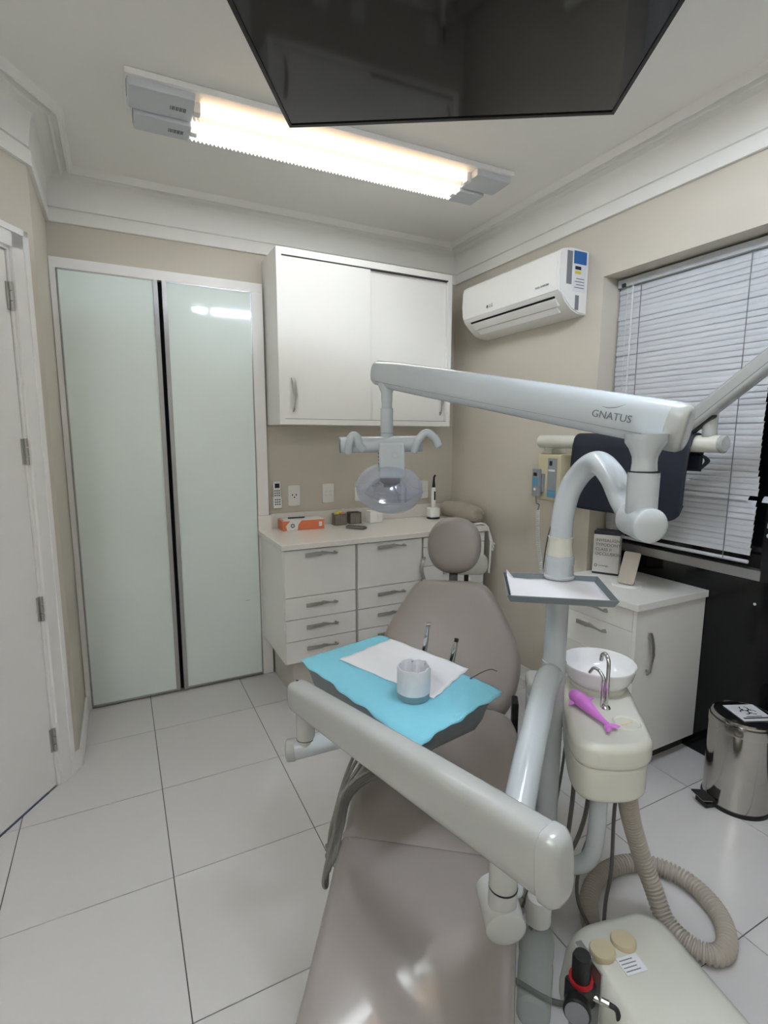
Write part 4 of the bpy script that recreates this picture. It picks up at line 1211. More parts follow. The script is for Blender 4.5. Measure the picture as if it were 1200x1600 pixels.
lin = part('paper_liner', bm, M_PAPER, ti)
so = lin.modifiers.new('thickness', 'SOLIDIFY'); so.thickness = 0.0012; so.offset = 1
part('tray_bracket', T_([tc0 + Vector((0, 0, -0.010)), Vector((1.085, 1.055, 1.07)), P3(1.07)], 0.012, seg=12), M_ALU, ti)

# ------------------------------------------------------------------ OPERATING LIGHT
def arm_prism(A, B, h, w, ext, taper=1.0, bev=0.02):
    d = (B - A).normalized()
    s = d.cross(Vector((0, 0, 1))).normalized()
    u = s.cross(d)
    M = frame(A, d, u)
    L_ = (B - A).length
    return M, L_
ol = thing('operating_light', 'dental operating light on a long grey balance arm with logo', 'dental light', (1.0, 0.738, 1.35))
LA0 = Vector((1.086, 0.702, 1.519)); LA1 = Vector((0.795, 1.622, 1.708))
M1, L1 = arm_prism(LA0, LA1, 0.1, 0.06, 0)
def arm_shape(L_, h0, h1, r):
    return [(x, y) for x, y in rrect(0, -h0 / 2, L_, h0 / 2, r, 6)]
def rounded_arm(M, L_, secs, seg_=24, p=2.6, w=0.030):
    """loft along local x; secs: (x, half height, half width, z offset)"""
    bm = NB()
    rings = []
    for x, hh_, hw_, off in secs:
        ring = []
        for k in range(seg_):
            a = 2 * PI * k / seg_
            c, s = math.cos(a), math.sin(a)
            ring.append(bm.verts.new(M @ Vector((x, off + hh_ * math.copysign(abs(s) ** (2 / p), s), hw_ * math.copysign(abs(c) ** (2 / p), c)))))
        rings.append(ring)
    for a, b in zip(rings[:-1], rings[1:]):
        for k in range(seg_):
            bm.faces.new((a[k], a[(k + 1) % seg_], b[(k + 1) % seg_], b[k]))
    bm.faces.new(list(reversed(rings[0]))); bm.faces.new(rings[-1])
    return bm
part('balance_arm', rounded_arm(M1, L1, [(0.035, 0.050, 0.034, 0), (0.3, 0.050, 0.034, 0), (L1 - 0.1, 0.045, 0.032, 0.002), (L1 - 0.012, 0.040, 0.030, 0.004), (L1, 0.034, 0.026, 0.004)]), M_PLAST, ol, angle=50)
part('arm_end_cap', rounded_arm(M1, L1, [(0.0, 0.036, 0.022, -0.004), (0.004, 0.047, 0.030, -0.004), (0.014, 0.053, 0.036, -0.004), (0.036, 0.054, 0.037, -0.004), (0.040, 0.050, 0.034, -0.004)]), M_CREAMARM, ol, angle=50)
part('arm_groove', rounded_arm(M1, L1, [(0.05, 0.0012, 0.0318, -0.030), (L1 - 0.03, 0.0012, 0.0300, -0.024)]), M_INKG, ol, smooth=False)
def post_cone(A, B, prof):
    return lathe(prof, 28, axis_to(A, B - A))
PA = Vector((1.002, 0.740, 1.322))
part('arm_post', lathe([(0, 0), (0.032, 0), (0.032, 0.102), (0, 0.102)], 28, Matrix.Translation(PA)), M_PLAST, ol)
part('post_ring', lathe([(0.030, 0), (0.0327, 0), (0.0327, 0.003), (0.030, 0.003)], 28, Matrix.Translation(PA + Vector((0, 0, 0.102)))), M_INK, ol)
part('arm_yoke', lathe([(0, 0), (0.032, 0), (0.030, 0.018), (0.031, 0.030), (0.040, 0.048), (0.050, 0.060), (0.052, 0.078), (0, 0.078)], 28, Matrix.Translation(PA + Vector((0, 0, 0.105))), sy=0.72), M_PLAST, ol)
# logo on the viewer's side of the arm
sdv = M1.to_3x3() @ Vector((0, 0, 1))
zf = 0.0345 if sdv.dot(Vector((0, 0, 1.5)) - LA0) > 0 else -0.0345
tx = -1 if True else 1
Mlogo = frame(M1 @ Vector((0.155, -0.004, zf)), M1.to_3x3() @ Vector((-1, 0, 0)), M1.to_3x3() @ Vector((0, 1, 0)))
part('logo_lettering', text_bm('GNATUS', 0.0235, Mlogo, 0.0006), M_INKG, ol, smooth=False)
sw = [( -0.026 + 0.052 * k / 10, 0.0175 + 0.012 * ((k / 10) - 0.25) ** 2 * 2.2) for k in range(11)]
bm = NB()
for k, (x, y) in enumerate(sw): pass
va = [bm.verts.new(Mlogo @ Vector((x, y + 0.0016 * math.sin(PI * min(1, (k + 0.5) / 10.5)), 0.0006))) for k, (x, y) in enumerate(sw)]
vb_ = [bm.verts.new(Mlogo @ Vector((x, y - 0.0004, 0.0006))) for k, (x, y) in enumerate(sw)]
for k in range(10): bm.faces.new((va[k], va[k + 1], vb_[k + 1], vb_[k]))
part('logo_swoosh', bm, M_INKG, ol, smooth=False)
# lamp head
LX, LY = 0.812, 1.575
def LP(z, dx=0, dy=0): return Vector((LX + dx, LY + dy, z))
part('stem_socket', lathe([(0, 0.0), (0.0185, 0.0), (0.019, 0.03), (0.030, 0.055), (0.032, 0.065), (0, 0.065)], 22, Matrix.Translation(LP(1.612))), M_PLAST, ol)
part('stem', lathe([(0, 0), (0.021, 0), (0.021, 0.115), (0.0175, 0.118), (0.0175, 0.18), (0, 0.18)], 22, Matrix.Translation(LP(1.475))), M_PLAST, ol)
part('stem_seam', lathe([(0.019, 0), (0.0213, 0), (0.0213, 0.0015), (0.019, 0.0015)], 22, Matrix.Translation(LP(1.508))), M_INKG, ol)
hb = Vector((0.285, -0.143, 0.010)).normalized()
hb = Vector((0.893, -0.449, 0.02)).normalized()
HB = LP(1.472, -0.008, 0.0)
part('handle_bar', T_([HB - hb * 0.148, HB + hb * 0.128], 0.0265, seg=24), M_PLAST, ol)
part('handle_bar_cap', T_([HB - hb * 0.152, HB - hb * 0.146], 0.0272, seg=24), M_GREY, ol)
tw = -Vector((CU.x * 0.2 + fw.x, CU.y * 0.2 + fw.y, 0)).normalized()      # towards the viewer
for s, off in ((-1, 0.105), (1, 0.118)):
    c = HB + hb * (s * off)
    e = hb * (1 if s > 0 else 0.7)
    pts = [c + tw * 0.026 + Vector((0, 0, -0.022)) - e * 0.018, c + tw * 0.036 + Vector((0, 0, 0.006)) - e * 0.008, c + tw * 0.034 + Vector((0, 0, 0.031)) + e * 0.012,
           c + tw * 0.034 + Vector((0, 0, 0.033)) + e * 0.030, c + tw * 0.034 + Vector((0, 0, 0.016)) + e * 0.050, c + tw * 0.034 + Vector((0, 0, -0.006)) + e * 0.060]
    if s < 0:
        pts = [c + tw * 0.022 + Vector((0, 0, -0.022)) - e * 0.022, c + tw * 0.036 + Vector((0, 0, 0.008)) - e * 0.014, c + tw * 0.036 + Vector((0, 0, 0.030)) + e * 0.0,
               c + tw * 0.036 + Vector((0, 0, 0.026)) + e * 0.020, c + tw * 0.034 + Vector((0, 0, 0.0)) + e * 0.030, c + tw * 0.026 + Vector((0, 0, -0.014)) + e * 0.046]
    part('grip_handle', T_(catmull(pts, 5), 0.0132, seg=14, dome=0.8), M_CERAM if False else M_PLAST, ol)
Mhd = frame(LP(1.43) + tw * 0.028 + hb * 0.020, hb, (0, 0, 1))                          # local z towards the viewer
part('lamp_housing', prism(rrect(-0.045, -0.070, 0.040, 0.048, 0.008), -0.050, 0.028, Mhd, bev=0.008), M_PLAST, ol)
part('power_button', lathe([(0, 0), (0.011, 0), (0.010, 0.003), (0.006, 0.002), (0, 0.002)], 20, Mhd @ Matrix.Translation((0.008, 0.008, 0.028))), M_PLAST, ol)
bm = NB()
for k in range(6):
    box(bm, (-0.0475, -0.045 + k * 0.011, -0.03), (-0.0445, -0.040 + k * 0.011, 0.018), Mhd)
part('cooling_slots', bm, M_DARK, ol, smooth=False)
sc_ = LP(1.323, 0.003, -0.014)
shell = []
for k in range(19):
    a = R(-90 + 10 * k)
    rr = 0.114 * max(0.0, math.cos(a)) ** 0.9
    shell.append((rr, 0.084 * math.sin(a)))
outer = [(max(r_, 0.0), z_) for r_, z_ in shell]
Msh = axis_to(sc_, Vector((0.05, -0.10, 1)), hb)
bm = lathe(outer, 40, Msh)
shd = part('clear_shield', bm, M_CLEAR, ol, angle=80)
so = shd.modifiers.new('thickness', 'SOLIDIFY'); so.thickness = 0.0025; so.offset = -1
part('shield_seam', lathe([(0.112, -0.002), (0.1165, -0.002), (0.1165, 0.002), (0.112, 0.002), (0.112, -0.002)], 40, Msh), M_CLEAR, shd)
part('reflector_dish', lathe([(0.0, 0.030), (0.035, 0.022), (0.065, 0.004), (0.088, -0.020), (0.090, -0.018), (0.067, 0.008), (0.036, 0.027), (0, 0.035)], 36, Msh @ Matrix.Rotation(R(20), 4, 'X') @ Matrix.Translation((0, 0, 0.010))), M_MIRROR, shd)
part('dish_hole', lathe([(0, 0.046), (0.024, 0.044), (0.036, 0.036), (0.034, 0.032), (0, 0.030)], 28, Msh @ Matrix.Rotation(R(20), 4, 'X') @ Matrix.Translation((0.0, -0.004, 0.0))), M_DARK, shd)
part('bulb_shield', T_([Msh @ Vector((0, 0, 0.05)), Msh @ Vector((0, -0.005, -0.008)), Msh @ Vector((0, -0.008, -0.014))], [0.016, 0.022, 0.004], seg=16), M_DARK, shd)

# ------------------------------------------------------------------ INSTRUMENT ARM AND DELIVERY TABLE
ia = thing('instrument_arm', 'jointed light grey instrument arm reaching across the chair', 'instrument arm', (PX, PY, 0.78))
K1 = Vector((0.598, 0.676, 0.600))
part('lower_arm', T_(catmull([(1.104, 1.072, 0.80), (1.055, 1.036, 0.812), (1.0, 0.995, 0.800), (0.90, 0.918, 0.765), (0.80, 0.840, 0.725), (0.69, 0.752, 0.660), (0.63, 0.703, 0.612)], 8), 0.0345, seg=30, dome=0.4), M_PLAST, ia)
part('post_clamp', lathe([(0, 0), (0.0345, 0), (0.0355, 0.003), (0.0355, 0.067), (0.0345, 0.07), (0, 0.07)], 28, Matrix.Translation((PX, PY, 0.765))), M_PLAST, ia)
kd = Vector((-0.40, -0.90, -0.10)).normalized()
part('knuckle', T_([K1 - kd * 0.050, K1 + kd * 0.035], 0.0375, seg=30, dome=0.22), M_CREAMARM, ia)
part('knuckle_post', T_([K1 + Vector((-0.005, -0.008, 0.02)), K1 + Vector((-0.010, -0.014, 0.16))], 0.0265, seg=26), M_CREAMARM, ia)
part('post_ring', lathe([(0.025, 0), (0.0272, 0), (0.0272, 0.0025), (0.025, 0.0025)], 26, Matrix.Translation(K1 + Vector((-0.007, -0.011, 0.066)))), M_INK, ia)
BA0 = Vector((0.605, 0.545, 0.800)); BA1 = Vector((0.412, 1.388, 0.757))
M2, L2 = arm_prism(BA0, BA1, 0.1, 0.06, 0)
ba = part('balance_arm', rounded_arm(M2, L2, [(0.020, 0.063, 0.034, -0.004), (0.25, 0.059, 0.034, -0.002), (0.6, 0.051, 0.033, 0.0), (L2 - 0.05, 0.045, 0.032, 0.002), (L2 - 0.022, 0.043, 0.031, 0.002), (L2 - 0.008, 0.036, 0.026, 0.002), (L2, 0.024, 0.016, 0.002)], p=3.4), M_CREAMARM, ia, angle=50)
part('arm_end_cap', rounded_arm(M2, L2, [(-0.012, 0.044, 0.020, -0.006), (-0.006, 0.058, 0.029, -0.006), (0.004, 0.066, 0.036, -0.006), (0.024, 0.067, 0.037, -0.006), (0.030, 0.060, 0.033, -0.006)], p=3.4), M_CREAMARM, ia, angle=50)
part('pivot_screw', lathe([(0, 0), (0.004, 0), (0.004, 0.001), (0, 0.001)], 10, M2 @ axis_to((0.045, 0.0565, 0.0), (0, 1, 0))), M_INK, ia)
part('pivot_screw', lathe([(0, 0), (0.004, 0), (0.004, 0.001), (0, 0.001)], 10, M2 @ axis_to((L2 - 0.025, 0.0455, 0.0), (0, 1, 0))), M_INK, ia)
K2 = Vector((0.412, 1.345, 0.605))
PT = BA1 + (BA0 - BA1).normalized() * 0.045
part('far_post', T_([Vector((PT.x + 0.010, PT.y, 0.75)), Vector((PT.x + 0.010, PT.y, 0.612))], 0.0265, seg=24), M_CREAMARM, ia)
part('post_ring', lathe([(0.025, 0), (0.0272, 0), (0.0272, 0.002), (0.025, 0.002)], 24, Matrix.Translation((PT.x + 0.010, PT.y, 0.634))), M_INK, ia)
part('table_tube', T_([Vector((PT.x - 0.028, PT.y + 0.012, 0.600)), Vector((0.56, 1.305, 0.632)), Vector((0.73, 1.305, 0.652))], 0.030, seg=24, dome=0.35), M_PLAST, ia)
part('tube_end_cap', T_([Vector((PT.x - 0.040, PT.y + 0.016, 0.5995)), Vector((PT.x - 0.022, PT.y + 0.010, 0.6005))], 0.0315, seg=24, dome=0.25), M_CREAMARM, ia)

dt = thing('delivery_table', 'grey instrument delivery table carried by the jointed arm', 'instrument table', (0.715, 1.33, 0.64))
TC = Vector((0.716, 1.33, 0.0)); tl = Vector((-0.215, 0.977, 0)).normalized(); ts = Vector((tl.y, -tl.x, 0))
MT = frame(TC, ts, tl)
body_ol = [(-0.150, -0.255), (0.110, -0.255), (0.158, -0.20), (0.158, 0.22), (0.11, 0.262), (-0.10, 0.262), (-0.150, 0.22)]
up_ol = [(-0.168, -0.268), (0.105, -0.282), (0.172, -0.215), (0.172, 0.235), (0.12, 0.285), (-0.115, 0.285), (-0.172, 0.225), (-0.175, -0.20)]
bm = NB()
rings = []
for sx_, sy_, zz in ((0.60, 0.60, 0.640), (0.70, 0.72, 0.644), (0.84, 0.88, 0.672), (0.93, 0.95, 0.712), (0.985, 0.985, 0.752), (1.0, 1.0, 0.757), (1.0, 1.0, 0.763), (0.985, 0.985, 0.765)):
    rings.append([bm.verts.new(MT @ Vector((x * sx_, y * sy_, zz))) for x, y in up_ol])
for a, b in zip(rings[:-1], rings[1:]):
    for k in range(len(up_ol)): bm.faces.new((a[k], a[(k + 1) % len(up_ol)], b[(k + 1) % len(up_ol)], b[k]))
bm.faces.new(rings[-1]); bm.faces.new(list(reversed(rings[0])))
part('table_body', bm, M_GREY, dt, angle=45)
part('holder_bar', T_([MT @ Vector((0.175, -0.2, 0.735)), MT @ Vector((0.175, 0.2, 0.735))], 0.012, seg=10), M_GREY, dt)
part('slot_mark', bbox((-0.1655, 0.10, 0.706), (-0.155, 0.145, 0.713), 0.001, MT), M_DARK, dt)
# hoses hanging below
for k in range(5):
    o_ = 0.019 * k
    p = [MT @ Vector((0.02 + 0.03 * k, -0.17 + 0.025 * k, 0.655)), MT @ Vector((-0.07 + 0.022 * k, -0.14, 0.615 - 0.008 * k)), Vector((0.492 + 0.6 * o_, 1.178 + 0.4 * o_, 0.57 - 0.01 * k)),
         Vector((0.445 + 0.5 * o_, 1.170 + 0.3 * o_, 0.44)), Vector((0.410 + 0.45 * o_, 1.150, 0.345 + 0.012 * k)), Vector((0.418 + 0.4 * o_, 1.150 + o_, 0.322 + 0.012 * k)), Vector((0.432 + 0.5 * o_, 1.175 + o_, 0.355)),
         Vector((0.47 + 0.6 * o_, 1.215 + o_, 0.465)), Vector((0.60, 1.245 + o_, 0.535 + 0.012 * k)), Vector((0.72, 1.25 + o_, 0.60)), MT @ Vector((0.10, -0.10 + 0.03 * k, 0.66))]
    part('instrument_hose', T_(catmull(p, 6), 0.0050, seg=9), M_CABLE2, dt)

# blue cloth
dc = thing('blue_drape', 'light blue disposable drape spread over the delivery table', 'cloth', tuple(TC + Vector((0, 0, 0.765))))
bm = NB()
NX, NY = 40, 56
gr = []
for i in range(NX + 1):
    row = []
    for j in range(NY + 1):
        a = -1 + 2 * i / NX; b = -1 + 2 * j / NY
        wob = 0.003 * math.sin(b * 9 + a * 2) + 0.002 * math.sin(b * 21 + 1) if abs(a) > 0.9 else 0
        wob2 = 0.003 * math.sin(a * 8 + b) + 0.0015 * math.sin(a * 19) if abs(b) > 0.9 else 0
        x = a * 0.183 + (wob if abs(a) > 0.9 else 0) + 0.012 * b
        y = b * 0.292 + wob2 + 0.012 * a
        dx = max(0, abs(x) - 0.170); dy = max(0, abs(y) - 0.280)
        z = 0.7685 - 0.30 * (dx + dy) - 4 * (dx * dx + dy * dy) + 0.0012 * math.sin(17 * x) * math.sin(13 * y)
        if a > 0.9 and b < -0.6: z += 0.004
        row.append(bm.verts.new(MT @ Vector((x, y, z))))
    gr.append(row)
for i in range(NX):
    for j in range(NY):
        bm.faces.new((gr[i][j], gr[i + 1][j], gr[i + 1][j + 1], gr[i][j + 1]))
clo = part('drape_sheet', bm, M_BLUE, dc, angle=70)
so = clo.modifiers.new('thickness', 'SOLIDIFY'); so.thickness = 0.0012; so.offset = 1
# white paper
PZ = 0.7715
pcs = [Vector((0.606, 1.512, 0)), Vector((0.842, 1.590, 0)), Vector((0.945, 1.262, 0)), Vector((0.742, 1.150, 0))]
bm = NB()
N = 24
gr = []
for i in range(N + 1):
    row = []
    for j in range(N + 1):
        a, b = i / N, j / N
        p = pcs[0].lerp(pcs[1], a).lerp(pcs[3].lerp(pcs[2], a), b)
        ed = min(a, b, 1 - a, 1 - b)
        p.z = PZ + 0.0010 * math.sin(p.x * 40) * math.sin(p.y * 31) + (0.0015 if 0.45 < a < 0.55 else 0.0)
        if ed < 1e-6: p += Vector((0.002 * math.sin(20 * b + 5 * a), 0.002 * math.sin(26 * a), 0))
        row.append(bm.verts.new(p))
    gr.append(row)
for i in range(N):
    for j in range(N):
        bm.faces.new((gr[i][j], gr[i + 1][j], gr[i + 1][j + 1], gr[i][j + 1]))
pp = solo('paper_napkin', bm, M_PAPER, 'white square paper napkin lying on the blue drape', 'napkin', angle=80)
so = pp.modifiers.new('thickness', 'SOLIDIFY'); so.thickness = 0.0006; so.offset = 1
# waste pot with white liner
QP = Vector((0.700, 1.188, 0.7715))
wp = thing('liner_pot', 'small round pot with a white paper liner on the napkin', 'pot', tuple(QP))
part('pot', lathe([(0, 0), (0.044, 0), (0.0455, 0.003), (0.0455, 0.085), (0.043, 0.087), (0.043, 0.004), (0, 0.004)], 36, Matrix.Translation(QP)), M_CAN, wp)
bm = NB()
rings = []
for (r_, z_, wv) in ((0.0468, 0.020, 0.0006), (0.0470, 0.05, 0.0004), (0.0472, 0.084, 0.0004), (0.0462, 0.0925, 0.001), (0.0430, 0.0925, 0.0012), (0.0410, 0.084, 0.002), (0.0395, 0.045, 0.003), (0.036, 0.010, 0.003)):
    ring = []
    for k in range(60):
        a = 2 * PI * k / 60
        rr = r_ + wv * (math.sin(7 * a) * 0.6 + math.sin(13 * a + z_ * 60) * 0.5)
        ring.append(bm.verts.new(QP + Vector((rr * math.cos(a), rr * math.sin(a), z_ + (0.0018 * math.sin(5 * a) + 0.0012 * math.sin(11 * a) if z_ in (0.0925,) else 0)))))
    rings.append(ring)
for a, b in zip(rings[:-1], rings[1:]):
    for k in range(60): bm.faces.new((a[k], a[(k + 1) % 60], b[(k + 1) % 60], b[k]))
bm.faces.new(rings[-1])
part('paper_liner', bm, M_LINER, wp, angle=70)
# handpieces standing in the far side of the table
def handpiece(b0, d, label, head):
    b0 = Vector(b0); d = Vector(d).normalized()
    h = thing('dental_handpiece', label, 'dental tool', tuple(b0))
    part('handle', lathe([(0, 0), (0.0095, 0), (0.0105, 0.03), (0.009, 0.06), (0.0095, 0.085), (0.0075, 0.10), (0, 0.10)], 16, axis_to(b0, d)), M_CHROME, h)
    t = b0 + d * 0.098
    if head:
        e = (d + Vector((0.0, 0, 0.55))).normalized()
        part('neck', T_([t, t + d * 0.012, t + d * 0.012 + e * 0.028], [0.0072, 0.0064, 0.0052], seg=12), M_CHROME, h)
        hd = t + d * 0.012 + e * 0.030
        part('head', T_([hd - Vector((0.007, -0.003, 0)), hd + Vector((0.008, -0.003, 0.0))], 0.0075, seg=14), M_CHROME, h)
    else:
        part('neck', T_([t, t + d * 0.014], [0.0075, 0.0058], seg=12), M_CHROME, h)
        part('coupling', T_([t + d * 0.013, t + d * 0.024], 0.0072, seg=12), M_DARK, h)
handpiece((0.905, 1.475, 0.715), (0.12, -0.05, 1), 'silver turbine handpiece with angled head in the table holder', True)
handpiece((0.952, 1.38, 0.705), (0.22, -0.02, 1), 'silver straight handpiece in the table holder', False)
solo('explorer_probe', T_(catmull([(0.905, 1.20, 0.7745), (0.96, 1.215, 0.777), (0.995, 1.215, 0.779), (1.012, 1.205, 0.773)], 5), 0.0018, seg=6), M_CABLE, 'thin dark probe sticking out past the edge of the blue drape', 'dental tool')

# ------------------------------------------------------------------ CUSPIDOR UNIT
cs = thing('cuspidor_unit', 'cream cuspidor unit with taps beside the equipment post', 'cuspidor', CF(0.49, 0.75, 0.49), CROT)
top_ol = []
def blob(ws): return [(p.x, p.y) for p in catmull([Vector((a, b, 0)) for a, b in ws], 5)][:-1]
T_OL = blob([(0.40, 0.93), (0.386, 0.80), (0.380, 0.66), (0.398, 0.595), (0.45, 0.575), (0.54, 0.592), (0.592, 0.635), (0.604, 0.70), (0.610, 0.84), (0.615, 0.95), (0.60, 1.02), (0.50, 1.05), (0.42, 1.01), (0.40, 0.93)])
cxm = sum(p[0] for p in T_OL) / len(T_OL); cym = sum(p[1] for p in T_OL) / len(T_OL)
part('top_shell', prism(T_OL, 0.606, 0.682, MC, bev=0.022, seg=4), M_CREAM, cs, angle=60)
part('lower_shell', prism([(cxm + (x - cxm) * 0.93, cym + (y - cym) * 0.955) for x, y in T_OL], 0.505, 0.616, MC, bev=0.020, seg=4), M_CREAM, cs, angle=60)
bc = CF(0.513, 0.945, 0.0)
part('bowl_foot', lathe([(0, 0.675), (0.085, 0.675), (0.088, 0.69), (0.080, 0.70), (0, 0.70)], 36, Matrix.Translation(bc)), M_CREAM, cs)
part('bowl', lathe([(0.0, 0.694), (0.070, 0.694), (0.092, 0.703), (0.106, 0.725), (0.1145, 0.757), (0.116, 0.762), (0.1145, 0.765), (0.111, 0.762), (0.102, 0.727), (0.086, 0.710), (0.05, 0.703), (0.016, 0.701), (0.014, 0.698), (0, 0.698)], 48, Matrix.Translation(bc)), M_CERAM, cs, angle=60)
fb = CF(0.506, 0.792, 0.680)
toB = (CU * 0.9 - CV * 0.25).normalized()
part('bowl_tap', T_(catmull([fb, fb + Vector((0, 0, 0.08)), fb + Vector((0, 0, 0.135)), fb + toB * 0.005 + Vector((0, 0, 0.155)), fb + toB * 0.022 + Vector((0, 0, 0.165)), fb + toB * 0.040 + Vector((0, 0, 0.155)), fb + toB * 0.045 + Vector((0, 0, 0.135))], 6), 0.0058, seg=12), M_CHROME, cs)
fb2 = fb + CU * 0.006 - CV * 0.011
part('cup_tap', T_(catmull([fb2, fb2 + Vector((0, 0, 0.07)), fb2 + Vector((0, 0, 0.095)), fb2 - CV * 0.012 + CU * 0.015 + Vector((0, 0, 0.112)), fb2 - CV * 0.022 + CU * 0.035 + Vector((0, 0, 0.108)), fb2 - CV * 0.03 + CU * 0.048 + Vector((0, 0, 0.088))], 6), 0.0052, seg=12), M_CHROME, cs)
part('tap_base', lathe([(0, 0), (0.015, 0), (0.013, 0.006), (0.008, 0.012), (0, 0.012)], 18, Matrix.Translation(fb)), M_CHROME, cs)
part('cup_recess', lathe([(0.0, 0.0005), (0.032, 0.0005), (0.032, 0.001), (0.036, 0.0045), (0.039, 0.001), (0.039, 0.0)], 32, Matrix.Translation(CF(0.545, 0.712, 0.6815))), M_CREAM, cs)
part('recess_cross', bbox((-0.020, -0.003, 0), (0.020, 0.003, 0.002), 0, Matrix.Translation(CF(0.545, 0.712, 0.682))), M_CREAMDK, cs)
# dolphin toy
dp = thing('toy_dolphin', 'pink rubber dolphin lying on the cuspidor', 'toy', CF(0.44, 0.74, 0.683))
line = catmull([CF(0.410, 0.826, 0.703), CF(0.418, 0.806, 0.706), CF(0.434, 0.772, 0.706), CF(0.450, 0.738, 0.702), CF(0.468, 0.704, 0.697), CF(0.484, 0.676, 0.694)], 4)
rad = [0.004, 0.011, 0.0155, 0.018, 0.0195, 0.021, 0.0215, 0.022, 0.0215, 0.021, 0.0195, 0.018, 0.016, 0.0145, 0.0125, 0.011, 0.0095, 0.0085, 0.0075, 0.007, 0.0065]
part('body', T_(line, rad[:len(line)], seg=18, dome=0.5), M_PINK, dp)
def fin(name, base, d, w, L_):
    base = Vector(base); d = Vector(d).normalized(); s = Vector(w)
    bm = tube(NB(), [base, base + d * L_ * 0.5, base + d * L_], [0.010, 0.008, 0.002], seg=10, squash=(0.35, 1.0))
    part(name, bm, M_PINK, dp)
fin('flipper', CF(0.447, 0.782, 0.705), CV * 0.8 + CU * 0.4 + Vector((0, 0, 0.2)), (0, 0, 1), 0.026)
fin('flipper', CF(0.412, 0.785, 0.698), -CV * 0.6 - CU * 0.6 - Vector((0, 0, 0.2)), (0, 0, 1), 0.026)
tp = CF(0.485, 0.674, 0.694)
for dv in (CV * 0.95 - CU * 0.1, -CU * 1.15 - CV * 0.3):
    part('tail_fluke', tube(NB(), [tp, tp + dv * 0.018 - CU * 0.003, tp + dv * 0.034], [0.008, 0.010, 0.003], seg=10, squash=(0.4, 1.0)), M_PINK, dp)
# corrugated drain hose
hp = [CF(0.560, 0.705, 0.515), CF(0.563, 0.715, 0.46), CF(0.588, 0.757, 0.36), CF(0.630, 0.782, 0.23), CF(0.672, 0.768, 0.12), CF(0.703, 0.728, 0.045), (1.395, 0.765, 0.032), (1.432, 0.715, 0.031), (1.50, 0.722, 0.031), (1.575, 0.790, 0.031), (1.605, 0.90, 0.031), (1.565, 1.0, 0.031), (1.47, 1.055, 0.031), (1.355, 1.055, 0.031), (1.262, 1.015, 0.031), (1.20, 0.955, 0.031), (1.165, 0.905, 0.032)]
dense = catmull(hp, 90)
# resample evenly and ridge the radius
cum = [0.0]
for a, b in zip(dense[:-1], dense[1:]): cum.append(cum[-1] + (b - a).length)
tot = cum[-1]; npt = int(tot / 0.0030)
pts = []; idx = 0
for k in range(npt + 1):
    s = tot * k / npt
    while idx < len(cum) - 2 and cum[idx + 1] < s: idx += 1
    f_ = (s - cum[idx]) / max(1e-9, cum[idx + 1] - cum[idx])
    pts.append(dense[idx].lerp(dense[idx + 1], min(1, f_)))
rs = [(0.0250 + (0.0034 if (k % 4) in (0, 1) else -0.0030)) for k in range(npt + 1)]
solo('drain_hose', tube(NB(), pts, rs, seg=18), M_HOSE, 'thick corrugated beige drain hose looping on the floor', 'hose', angle=28)

# utility box behind the column
ub = thing('suction_box', 'grey pedestal with white rounded lid behind the equipment post', 'suction unit', CF(0.345, 1.075, 0), CROT)
part('pedestal', prism(rrect(0.300, 1.02, 0.405, 1.13, 0.02), 0, 0.575, MC, bev=0.006), M_PLAST, ub)
part('lid', prism(rrect(0.296, 1.014, 0.409, 1.136, 0.025), 0.575, 0.635, MC, bev=0.018), M_CREAMARM, ub)

# floor cables
fc = [([CF(0.40, 0.82, 0.53), CF(0.395, 0.84, 0.40), CF(0.37, 0.83, 0.22), CF(0.33, 0.80, 0.10), CF(0.28, 0.72, 0.02)], 0.0045, 'thin dark cable dropping behind the equipment post'),
      ([CF(0.43, 0.80, 0.51), CF(0.425, 0.79, 0.35), CF(0.40, 0.74, 0.20), CF(0.36, 0.68, 0.10), CF(0.30, 0.66, 0.012)], 0.007, 'dark grey cable falling from the cuspidor to the chair base'),
      ([CF(0.46, 0.84, 0.51), CF(0.49, 0.87, 0.35), CF(0.47, 0.85, 0.22), CF(0.40, 0.78, 0.12), CF(0.32, 0.74, 0.012)], 0.007, 'dark grey cable bowing outwards below the cuspidor'),
      ([CF(0.535, 0.72, 0.51), CF(0.54, 0.75, 0.36), CF(0.535, 0.72, 0.20), CF(0.52, 0.70, 0.10), CF(0.505, 0.64, 0.03), CF(0.48, 0.55, 0.012), CF(0.45, 0.42, 0.012)], 0.0055, 'grey cable hanging beside the drain hose towards the junction box'),
      ([CF(0.52, 0.84, 0.51), CF(0.54, 0.86, 0.33), CF(0.47, 0.80, 0.18), CF(0.44, 0.70, 0.10), CF(0.50, 0.64, 0.03), CF(0.60, 0.62, 0.012), CF(0.66, 0.66, 0.010), CF(0.70, 0.75, 0.012), CF(0.69, 0.84, 0.10), CF(0.62, 0.86, 0.30), CF(0.56, 0.80, 0.51)], 0.0055, 'grey cable looping through the drain hose'),
      ([CF(0.58, 0.60, 0.009), CF(0.50, 0.52, 0.009), CF(0.42, 0.47, 0.009), CF(0.34, 0.46, 0.009), CF(0.24, 0.50, 0.009)], 0.0065, 'grey cable lying on the tiles from the hose to the chair')]
for p, r_, lb in fc:
    solo('floor_cable', T_(catmull(p, 7), r_, seg=8), M_CABLE, lb, 'cable')

